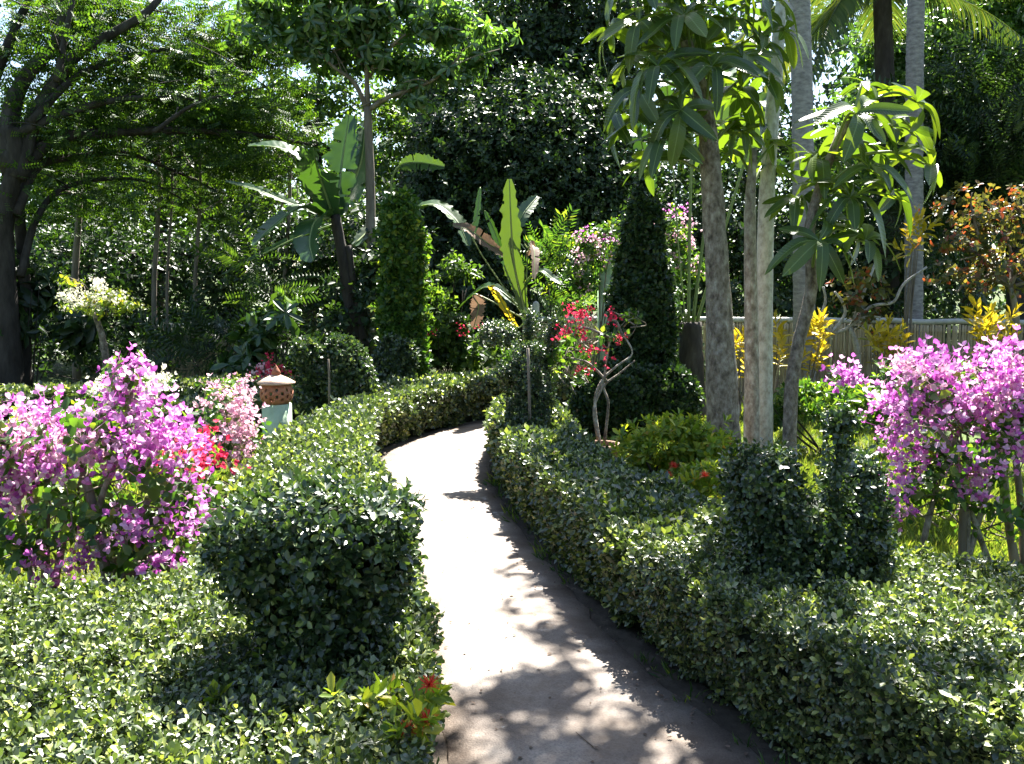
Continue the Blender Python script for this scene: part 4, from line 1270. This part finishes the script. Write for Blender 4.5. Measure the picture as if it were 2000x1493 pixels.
YL = 4.35
b = at(220, 1170, YL)
bougainvillea("purple bougainvillea with a slanting stake, front left behind the hedge", b, YL,
    [((240, 1200), (200, 1040), (160, 900), (200, 800)), ((230, 1200), (250, 1060), (300, 960), (330, 880)), ((225, 1200), (190, 1020), (240, 860), (260, 760))],
    [(240, 880, 150, 90, .35, 0), (330, 960, 90, 90, .3, .1), (180, 980, 110, 90, .3, 0), (330, 1080, 90, 70, .28, 0), (220, 1060, 90, 60, .28, .1), (265, 770, 50, 50, .18, 0)], 330,
    [(262, 755, 45, 50, .12, 26, 0), (215, 815, 60, 40, .2, 20, -.05), (310, 835, 60, 45, .2, 26, -.05), (265, 880, 110, 40, .25, 26, -.15), (350, 870, 60, 40, .2, 12, 0), (365, 980, 45, 60, .2, 14, -.1), (350, 1080, 60, 60, .2, 16, -.15), (245, 1030, 35, 35, .15, 8, -.2), (150, 900, 60, 40, .2, 8, -.2)], M_PURP,
    stake=[(((238, 1195), (200, 1060), (160, 910)), .026)], lscale=1.15)
b = at(60, 1150, 4.5)
bougainvillea("purple pink bougainvillea cut by the left edge of the picture", b, 4.5,
    [((90, 1180), (80, 1020), (60, 900), (40, 820)), ((70, 1180), (40, 1000), (0, 880)), ((100, 1180), (130, 1020), (160, 930), (140, 860))],
    [(50, 900, 110, 90, .35, 0), (-40, 930, 80, 110, .3, 0), (100, 990, 90, 90, .3, .05), (40, 1080, 100, 60, .25, 0)], 300,
    [(40, 810, 70, 45, .2, 26, 0), (100, 840, 70, 40, .2, 22, -.05), (30, 880, 80, 40, .25, 24, -.1), (10, 960, 45, 60, .2, 20, -.15), (120, 900, 60, 30, .2, 12, -.1), (-60, 880, 60, 90, .2, 18, 0), (90, 1080, 90, 40, .15, 14, -.2), (150, 1120, 40, 20, .15, 5, -.2)], M_PURP,
    stake=[(((88, 1170), (90, 1020), (96, 900)), .022)], lscale=1.15, extra=(M_PINK, [(20, 840, 60, 40, .2, 14, -.15), (80, 860, 90, 40, .2, 18, -.2), (180, 860, 60, 40, .2, 8, -.2)]))
pot("half hidden clay pot under the purple bougainvillea with the slanting stake", at(275, 1165, 4.5)[0], 4.5, .15, .24)
b = at(360, 930, 5.6)
bougainvillea("crimson bougainvillea low between the purple and the pale pink ones", b, 5.6, [((365, 1010), (360, 930), (350, 890)), ((370, 1010), (400, 930), (400, 880))],
    [(370, 900, 70, 45, .25, 0), (400, 960, 60, 50, .22, 0)], 320, [(385, 900, 70, 40, .2, 14, -.3), (320, 900, 60, 30, .15, 10, -.9), (400, 870, 40, 24, .15, 5, 0)], M_CRIM, lscale=1.1)
b = at(470, 880, 7.2)
bougainvillea("pale pink bougainvillea beside the terracotta lantern", b, 7.2, [((470, 950), (465, 870), (455, 800)), ((475, 950), (490, 880), (500, 830)), ((465, 950), (440, 880), (420, 830))],
    [(440, 830, 60, 60, .35, 0), (430, 870, 60, 50, .3, 0), (465, 850, 36, 50, .3, 0), (455, 775, 36, 30, .25, .1)], 300,
    [(445, 810, 55, 45, .3, 50, 0), (430, 860, 60, 45, .3, 40, -.1), (465, 865, 36, 45, .25, 30, -.1), (455, 755, 40, 25, .25, 24, .1), (430, 790, 45, 30, .25, 20, 0)], M_PINK, lscale=1.15, fscale=.95)
b = at(245, 790, 7.6)
bougainvillea("white bougainvillea showing behind the purple blossom tip", b, 7.6, [((255, 900), (250, 830), (240, 760)), ((260, 900), (275, 830), (290, 760))],
    [(245, 765, 65, 30, .3, 0), (240, 800, 70, 40, .3, 0)], 240, [(230, 748, 50, 20, .25, 20, 0), (295, 740, 30, 24, .2, 14, 0), (250, 765, 60, 22, .25, 14, -.1)], M_WHITE)
b = at(565, 760, 9.9)
bougainvillea("small crimson bougainvillea peeping out behind the terracotta lantern", b, 9.9, [((575, 850), (570, 790), (565, 740)), ((580, 850), (590, 790), (585, 750))],
    [(560, 760, 40, 40, .3, 0), (580, 790, 30, 30, .25, 0)], 240, [(582, 745, 12, 20, .15, 8, 0), (530, 718, 25, 12, .2, 6, 0), (520, 735, 20, 12, .2, 5, 0)], M_CRIM, fscale=.95, extra=(M_PINK, [(510, 730, 25, 14, .2, 7, 0)]))
# right: purple one
YP = 5.0
b = at(1930, 1110, YP)
bougainvillea("purple bougainvillea on dark stakes at the right edge", b, YP,
    [((1880, 1150), (1890, 1000), (1860, 880), (1800, 800)), ((1990, 1130), (1970, 1000), (1960, 860)), ((1790, 1090), (1820, 990), (1850, 890), (1900, 800)), ((1880, 1150), (1930, 960), (1990, 840)), ((1940, 1150), (1900, 1010), (1870, 930))],
    [(1850, 800, 130, 80, .35, 0), (1960, 780, 80, 90, .3, 0), (1800, 880, 80, 70, .3, 0), (1920, 900, 110, 70, .3, 0), (1770, 950, 60, 70, .25, .05), (1960, 1000, 60, 70, .2, 0), (1850, 970, 70, 40, .22, 0)], 260,
    [(1790, 740, 80, 50, .2, 44, -.05), (1900, 740, 90, 60, .25, 50, -.05), (1850, 800, 120, 40, .25, 46, -.15), (1970, 690, 40, 40, .2, 20, 0), (1980, 790, 40, 60, .2, 24, -.1), (1745, 800, 40, 50, .2, 18, -.1), (1655, 738, 22, 16, .08, 8, -.2), (1760, 930, 30, 40, .15, 12, -.2), (1800, 890, 60, 25, .2, 8, -.2), (1940, 880, 60, 40, .2, 10, -.2), (1900, 930, 60, 40, .2, 9, -.2), (1750, 1000, 20, 18, .1, 5, -.25), (1770, 855, 40, 15, .2, 6, -.2)], M_PURP,
    stake=[(((1985, 1120), (1965, 980), (1950, 860)), .025), (((1882, 1090), (1880, 1040), (1882, 985)), .024), (((2000, 1120), (1995, 1010), (1985, 900)), .022)], lscale=1.1, tw=60, extra=(M_PINK, [(1820, 740, 90, 40, .2, 14, -.15), (1930, 760, 80, 60, .2, 14, -.15)]))

# red flowered one with bare branches in a pot
YQ = 7.6
b = at(1172, 890, YQ)
bougainvillea("potted bougainvillea with bare twisted branches and crimson blossoms", b, YQ,
    [((1172, 870), (1162, 790), (1175, 745), (1205, 715), (1235, 690), (1215, 650)), ((1180, 870), (1188, 790), (1180, 755), (1210, 730), (1240, 705)), ((1168, 860), (1160, 800), (1178, 750), (1185, 700), (1195, 650)), ((1185, 745), (1150, 710), (1115, 700)), ((1190, 660), (1140, 640), (1090, 655)), ((1215, 655), (1205, 630), (1195, 625))],
    [(1110, 690, 40, 40, .25, .1), (1150, 650, 60, 30, .3, .1), (1235, 622, 14, 10, .1, 0), (1100, 730, 40, 30, .2, .1)], 170,
    [(1130, 612, 30, 14, .15, 8, 0), (1198, 618, 10, 6, .08, 3, 0), (1125, 655, 24, 12, .12, 5, 0), (1160, 690, 22, 8, .12, 4, 0), (1212, 664, 12, 6, .08, 2, 0), (1145, 722, 16, 6, .1, 2, 0), (1090, 655, 24, 10, .12, 2, 0)], M_CRIM, lscale=.95, fscale=.72, stem_r=.013)
pot("round brown clay pot holding the bare branched crimson bougainvillea", at(1172, 890, YQ)[0], YQ, .16, .30)
# vine on the arch
b = at(1183, 700, 12.2)
root = thing("flowering_vine", "pale vine with faint mauve blossoms hanging over the green arch", "vine", (xl, YA, 0))
t = Acc()
for k in range(5):
    tube(t, [(xl - .13 - .03 * k, YA - .13, 0), (xl - .16 + .05 * rng.normal(), YA - .2, .9), (xl - .1 + .1 * k, YA - .2, 1.9), (xl + .2 * k, YA - .15, 2.2)], .012, .005, 5, 5)
part("stems", t, M_WOOD, root)
bl = [pxblob(px, py, rx, ry, YA - .15, .25) for px, py, rx, ry in ((1150, 510, 45, 50), (1180, 470, 55, 30), (1135, 560, 35, 35), (1300, 460, 60, 50), (1330, 520, 40, 60), (1240, 440, 60, 25), (1150, 470, 30, 25))]
part("foliage", foliage(BOUGL, bl, 330, 1.3, 9), M_BOUG, root, kind="stuff")
put_clusters(root, M_PINK, [(1165, 485, 50, 30, .2, 26, 0), (1130, 540, 25, 40, .15, 10, 0), (1310, 450, 50, 50, .2, 22, 0), (1340, 500, 30, 40, .2, 10, 0)], YA - .3, 1.0, .9)
put_clusters(root, M_PURP, [(1185, 480, 30, 20, .2, 6, 0), (1150, 450, 20, 16, .2, 4, 0), (1320, 410, 16, 16, .2, 4, 0)], YA - .32, 1.0, .8)

# white standard bougainvillea, left
YW = 11.5
b = at(205, 745, YW)
bougainvillea("small standard tree with a flat head of white blossoms on a leaning trunk", b, YW, [((212, 745), (205, 690), (195, 640), (182, 610))],
    [(185, 590, 65, 24, .35, 0), (140, 550, 18, 14, .12, 0), (225, 590, 30, 22, .2, 0)], 420,
    [(180, 585, 65, 16, .3, 40, 0), (192, 556, 16, 12, .12, 10, 0), (215, 575, 35, 18, .2, 14, 0), (140, 580, 28, 12, .2, 10, 0), (150, 592, 30, 8, .2, 6, 0)], M_WHITE, lscale=1.05, fscale=.85, stem_r=.055, tw=10, lmat=M_IXO)

# ------------------------------------------------------------------ lanterns on pedestals
def lantern(label, x, y, k=1.0, ph=.38):
    root = thing("garden_lantern", label, "lantern", (x, y, 0), "terracotta garden lanterns")
    a = Acc(); box(a, x - .115 * k, x + .115 * k, y - .115 * k, y + .115 * k, -.02, ph, .008)
    part("pedestal", a, M_MINT, root)
    # pierced bowl: rings of small clay panels with holes between
    z0 = ph
    prof = [(.11, .0), (.138, .032), (.152, .062), (.158, .094), (.156, .126), (.145, .158), (.125, .195)]
    sides = 36
    a = Acc(); V = []; F = []
    for (r, z) in prof:
        for j in range(sides):
            t = 2 * math.pi * j / sides
            V.append((x + r * k * math.cos(t), y + r * k * math.sin(t), z0 + z * k))
    for i in range(len(prof) - 1):
        for j in range(sides):
            if i in (1, 2, 3, 4) and (j + i * 2) % 4 == 0:
                continue
            p, q = i * sides + j, i * sides + (j + 1) % sides
            F += [(p, q, q + sides), (p, q + sides, p + sides)]
    a.add(V, F)
    body = part("pierced_bowl", a, M_TERRA, root)
    sm = body.modifiers.new("thickness", 'SOLIDIFY'); sm.thickness = .014 * k
    a = Acc(); lathe(a, [(.12 * k, z0 + .195 * k), (.175 * k, z0 + .192 * k), (.178 * k, z0 + .205 * k), (.11 * k, z0 + .245 * k), (.04 * k, z0 + .275 * k)], (x, y, 0), 28)
    lid = part("lid", a, M_TERRA_LIT, root, smooth=False)
    a = Acc(); lathe(a, [(.035 * k, z0 + .27 * k), (.045 * k, z0 + .295 * k), (.03 * k, z0 + .325 * k), (.012 * k, z0 + .355 * k), (.001, z0 + .375 * k)], (x, y, 0), 14)
    part("finial", a, M_TERRA, lid, smooth=True)
p = at(541, 800, 8.1)
lantern("terracotta lantern on a pale green pedestal beside the left hedge", p[0], 8.1, .93, .57)
p = at(52, 700, 18.0)
lantern("shaded terracotta lantern on a pale post at the far left", p[0], 18.0, .85, .55)

# ------------------------------------------------------------------ low plants
shrub("yellow green ixora bush at the foot of the thick grey trunk", at(1310, 900, 6.7), PB(6.7, (1310, 870, 105, 45), (1250, 890, 60, 45), (1380, 880, 60, 55), (1330, 930, 100, 45)), LANCE, 900, M_IXO, .62, 6, name="ixora_bush")
root = shrub("ixora shoots with red spidery flowers in the front hedge by the path", (-.40, 2.45), [pxblob(790, 1370, 80, 55, 2.30, .1), pxblob(690, 1380, 70, 40, 2.36, .08), pxblob(440, 1410, 40, 30, 2.42, .06), pxblob(820, 1440, 50, 50, 2.2, .06)], LANCE, 620, M_IXO, .48, 3, name="ixora_shoots")
def spider_flower():
    a = Acc(); g = np.random.default_rng(3)
    for i in range(60):
        d = nrm(g.normal(size=3) + np.array((0, 0, .7)))
        V, F = blade([(0, 0, 0), d * .015, d * .030 + g.normal(size=3) * .004], .0011, nrm(g.normal(size=3)), 3, .1, lambda s: np.ones_like(s), 0, 0, 1)
        a.add(V, F, np.full(len(F), g.random()))
    me = a.mesh("flower"); me.materials.append(M_IXF); return me
SPF = spider_flower()
for (px, py, Y) in ((793, 1430, 2.22), (832, 1408, 2.2), (838, 1340, 2.26)):
    inst("flower", SPF, root, Matrix.Translation(Vector(at(px, py, Y))) @ Matrix.Rotation(rng.normal() * .4, 4, 'X'))
root = shrub("low ixora with small red flowers in front of the two lobed topiary", at(1380, 960, 5.6), PB(5.6, (1330, 930, 70, 25), (1400, 930, 60, 35)), LANCE, 500, M_IXO, .55, 4, name="ixora_bush")
for (px, py) in ((1315, 912), (1375, 930), (1305, 930), (1690, 975)):
    inst("flower", SPF, root, Matrix.Translation(Vector(at(px, py, 5.2))))
shrub("dark green low shrub under the leaning stem, before the fence", at(1620, 800, 8.8), PB(8.8, (1560, 790, 70, 50), (1650, 790, 80, 60), (1740, 790, 60, 55), (1500, 790, 40, 40)), LANCE, 420, M_BOUG, .75, 6)
shrub("bright leafy shrub with red flower heads behind the left hedge bend", at(850, 745, 12.6), PB(12.6, (840, 690, 60, 40), (900, 670, 50, 45), (790, 680, 50, 40), (860, 650, 60, 30), (930, 690, 40, 40)), BROAD, 330, M_LIME, 1.15, 8, name="poinsettia_shrub")
a = None
root = bpy.data.objects["poinsettia_shrub"]
for (px, py) in ((842, 652), (905, 640), (933, 640), (905, 655), (760, 645)):
    inst("flower_cluster", clusters(M_CRIM)[0], root, Matrix.Translation(Vector(at(px, py, 12.2))) @ Matrix.Scale(.9, 4))
shrub("leafy green shrub behind the bird topiary in front of the bamboo fence", at(1000, 720, 11.0), PB(12.6, (1000, 690, 60, 40), (1060, 690, 60, 40), (1130, 700, 60, 40)), BROADF, 200, M_BOUG, .75, 6)
# crotons
CROT = [sprig(12, LEAF_OB, .17, .062, .24, (5, 70), s + 80) for s in range(3)]
CRM = []
for tpl in CROT:
    a_ = Acc(); a_.add(tpl[0], tpl[1], rng.random(tpl[2].max() + 1)[tpl[2]]); me = a_.mesh("leaf_rosette"); me.materials.append(M_YEL); CRM.append(me)
for label, px, py, Y, nn, sx, sz in (("yellow croton between the thick trunk and the slender brown stem", 1445, 690, 11.5, 9, 34, 50), ("yellow croton right of the pale straight trunk", 1512, 690, 11.8, 5, 14, 34),
                               ("yellow croton right of the leaning stem, brightest of the row", 1582, 690, 11.3, 12, 32, 44), ("yellow croton in shade left of the purple bougainvillea", 1720, 690, 11.2, 12, 42, 30),
                               ("yellow croton above the purple bougainvillea against the bamboo", 1940, 670, 9.5, 11, 50, 28), ("golden croton high in the dark behind the leaf whorls", 1778, 480, 12.5, 7, 22, 24)):
    b0 = at(px, py, Y)
    root = thing("croton", label, "shrub", (b0[0], Y, 0), "yellow crotons by the fence")
    t = Acc()
    for i in range(nn):
        p = at(px + rng.uniform(-1, 1) * sx, py + rng.uniform(-1, 1) * sz, Y + rng.uniform(-.2, .2))
        tube(t, [(b0[0] + rng.normal() * .04, Y + rng.normal() * .04, 0), ((b0[0] + p[0]) / 2, Y, p[2] * .55), p], .012, .006, 5, 4)
        M = Matrix.Translation(Vector(p)) @ Matrix.Rotation(rng.normal() * .35, 4, 'X') @ Matrix.Rotation(rng.normal() * .35, 4, 'Y') @ Matrix.Rotation(rng.random() * 6, 4, 'Z') @ Matrix.Scale(rng.uniform(.8, 1.15), 4)
        inst("leaf_rosette", CRM[i % 3], root, M)
    part("stems", t, M_WOOD, root)

# copper leaved tree, right
tree("copper_leaf_tree", "small tree with copper red and green leaves at the right edge", "tree", [at(1985, 760, 10.5) * (1, 1, 0), at(1985, 640, 10.5), at(1975, 560, 10.5)], [.05, .04, .03],
     PB(10.5, (1900, 410, 60, 40), (1960, 450, 70, 50), (1880, 480, 60, 40), (1940, 530, 70, 40), (2000, 400, 40, 60), (1870, 550, 50, 30), (2010, 540, 50, 60)), BROAD, 200, M_RED, M_WOOD, .8, clump=7, limb=.02)
# bare frangipani
root = thing("bare_frangipani", "bare pale branched frangipani in front of the bamboo fence", "tree", at(1670, 760, 11.8) * (1, 1, 0))
FB = (((1680, 760), (1675, 690), (1660, 640)), ((1660, 640), (1625, 650), (1600, 625), (1580, 600)), ((1625, 650), (1650, 615), (1645, 590), (1630, 570)), ((1600, 625), (1612, 590), (1608, 560)), ((1660, 640), (1700, 600), (1745, 590), (1765, 555), (1810, 522)), ((1660, 645), (1680, 590), (1700, 540), (1715, 500)), ((1655, 640), (1690, 620), (1720, 620)))
for i, p in enumerate(FB):
    t = Acc(); q = px_line(11.8, *p)
    if i == 0:
        q[0] = q[0] * (1, 1, 0)
    tube(t, q, .045 if i == 0 else .024, .03 if i == 0 else .014, 7, 4, wob=.05); part("trunk" if i == 0 else "branch", t, M_PALE, root, smooth=True)
part("foliage", foliage(BROAD, PB(11.8, (1690, 590, 60, 40), (1720, 640, 50, 40), (1690, 550, 70, 40)), 110, .9, 6), M_RED, root, kind="stuff")

# shaded understorey, left
LFERN = FERNL
for label, px, py, Y, bl, tp, dn, mt, sc in (
    ("feathery fern clump in the shade right of the white standard tree", 400, 690, 13.4, ((400, 660, 70, 50), (460, 690, 60, 40)), FERNL, 60, M_FAR, .8),
    ("broad leaved ginger plants glinting in the shade below the banana", 500, 700, 12.6, ((500, 680, 70, 40), (550, 640, 50, 60), (470, 720, 60, 25)), WHORL, 60, M_BAN, 1.6),
    ("dark ginger leaves at the left edge in the shade", 60, 640, 14.0, ((60, 560, 70, 60), (110, 640, 60, 50), (0, 620, 60, 60)), WHORL, 55, M_FAR, 1.9),
    ("small palm like plant with fanned fronds left of the banana", 530, 560, 13.2, ((520, 560, 40, 40), (490, 520, 40, 30)), FERNL, 70, M_LIME, .75),
    ("dark low bushes in the shade at the back of the left lawn", 280, 700, 14.4, ((200, 690, 80, 40), (300, 680, 80, 50), (390, 640, 60, 40), (100, 700, 70, 35)), BROADF, 170, M_FAR, .8),
    ("dark bush below the banana stems", 620, 720, 12.9, ((600, 690, 60, 50), (660, 660, 60, 60), (715, 620, 45, 90), (690, 540, 40, 60), (740, 520, 50, 60)), BROADF, 190, M_DARK, .9),
    ("leafy shrub glowing beside the clipped column", 860, 600, 13.0, ((850, 590, 40, 50), (900, 560, 50, 40), (880, 520, 40, 40)), BROADF, 150, M_LIME, .75),
    ("dark shrub below the vine covered arch", 1330, 680, 12.0, ((1330, 650, 30, 60), (1345, 720, 40, 50)), BROADF, 170, M_DARK, .8),
    ("fern like shrub behind the young banana", 1095, 560, 13.2, ((1090, 560, 60, 50), (1120, 600, 50, 30), (1080, 500, 50, 30)), FERNL, 60, M_BOUG, .6)):
    shrub(label, at(px, py, Y), PB(Y, *bl), tp, dn, mt, sc, 5, group="understorey plants")

# ------------------------------------------------------------------ lawn grass
BL = np.array([(-.5, 0, 0), (.5, 0, 0), (.12, .15, .6), (0, .5, 1)], float) * np.array((.008, .05, .07))
TUFT_V, TUFT_F, TUFT_L = [], [], []
for i in range(7):
    V = BL @ rot('X', random.uniform(-.3, .3)).T @ rot('Z', i * .9).T + np.array((random.uniform(-.03, .03), random.uniform(-.03, .03), 0))
    TUFT_V.append(V); TUFT_F += [(i * 4, i * 4 + 1, i * 4 + 2), (i * 4, i * 4 + 2, i * 4 + 3)]; TUFT_L += [i, i]
TUFT = (np.concatenate(TUFT_V), np.array(TUFT_F), np.array(TUFT_L))
a = Acc()
for (x0, x1, y0, y1, n_) in ((-7, -1.7, 8.5, 15, 4000), (.5, 4.6, 7.0, 13, 4000), (1.6, 4.2, 3.8, 8.5, 7000), (-3.6, -1.6, 3.6, 9, 2500)):
    P = np.column_stack([rng.uniform(x0, x1, n_), rng.uniform(y0, y1, n_), np.full(n_, -.02)])
    pp = P[:, :2]
    k = ~inside(left_poly, pp) & ~inside(right_poly, pp)
    P = P[k]
    scatter(a, TUFT, P, np.column_stack([rng.normal(size=(len(P), 2)) * .15, np.ones(len(P))]), rng.random(len(P)) * .8 + .7)
g = part("lawn_grass", a, M_GRASS, kind="stuff")
g["label"] = "short green grass on the lawn between the beds"; g["category"] = "grass"; g["group"] = "lawn"

# litter on the path and weeds along its edge
a = Acc()
n_ = 900
t_ = rng.integers(0, len(PR) - 1, n_)
f = rng.beta(.4, .4, n_)
pp = []
for i, ff in zip(t_, f):
    l = PL[min(i, len(PL) - 1)]
    pp.append((l * (1 - ff) + PR[i] * ff))
pp = np.array(pp) + rng.normal(size=(n_, 2)) * .03
P = np.column_stack([pp, np.full(n_, .022)])
one = (LEAF_OB[0] * np.array((.014, .02, .02)), LEAF_OB[1], np.zeros(4, int))
scatter(a, one, P, np.column_stack([rng.normal(size=(n_, 2)) * .25, np.ones(n_)]), rng.random(n_) ** 2 * 1.2 + .25)
for k in range(40):
    p = P[rng.integers(0, n_)]; d = rng.normal(size=3) * np.array((.05, .05, 0))
    tube(a, [p, p + d * .5 + rng.normal(size=3) * np.array((.006, .006, 0)), p + d], .0018, .0012, 4, 3)
o = part("leaf_litter", a, M_DEAD, kind="stuff"); o["label"] = "dry fallen leaves and twigs on the concrete path"; o["category"] = "leaf litter"; o["group"] = "path litter"
a = Acc()
edge = PR[(PR[:, 1] > 2.2) & (PR[:, 1] < 8)]
k = rng.integers(0, len(edge), 80)
P = np.column_stack([edge[k] + np.column_stack([rng.normal(size=80) * .03 + .03, rng.normal(size=80) * .05]), np.zeros(80)])
scatter(a, TUFT, P, np.column_stack([rng.normal(size=80) * .5 - .25, rng.normal(size=80) * .4, np.ones(80)]), rng.random(80) ** 2 * 1.3 + .3)
o = part("edge_weeds", a, M_BOUG, kind="stuff"); o["label"] = "thin grass weeds at the foot of the right hedge"; o["category"] = "weeds"; o["group"] = "path weeds"
# soil strips under the hedge feet
for nm, edge, s in (("soil_verge", PR, 1), ("soil_verge", PL, -1)):
    a = Acc(); V = []; F = []
    for i, p in enumerate(edge):
        V += [(p[0] - s * .015 + rng.normal() * .008, p[1], .002), (p[0] + s * .16, p[1], .006)]
    for i in range(len(edge) - 1):
        F += [(2 * i, 2 * i + 1, 2 * i + 3), (2 * i, 2 * i + 3, 2 * i + 2)]
    a.add(V, F); part(nm, a, M_SOIL, kind="structure")
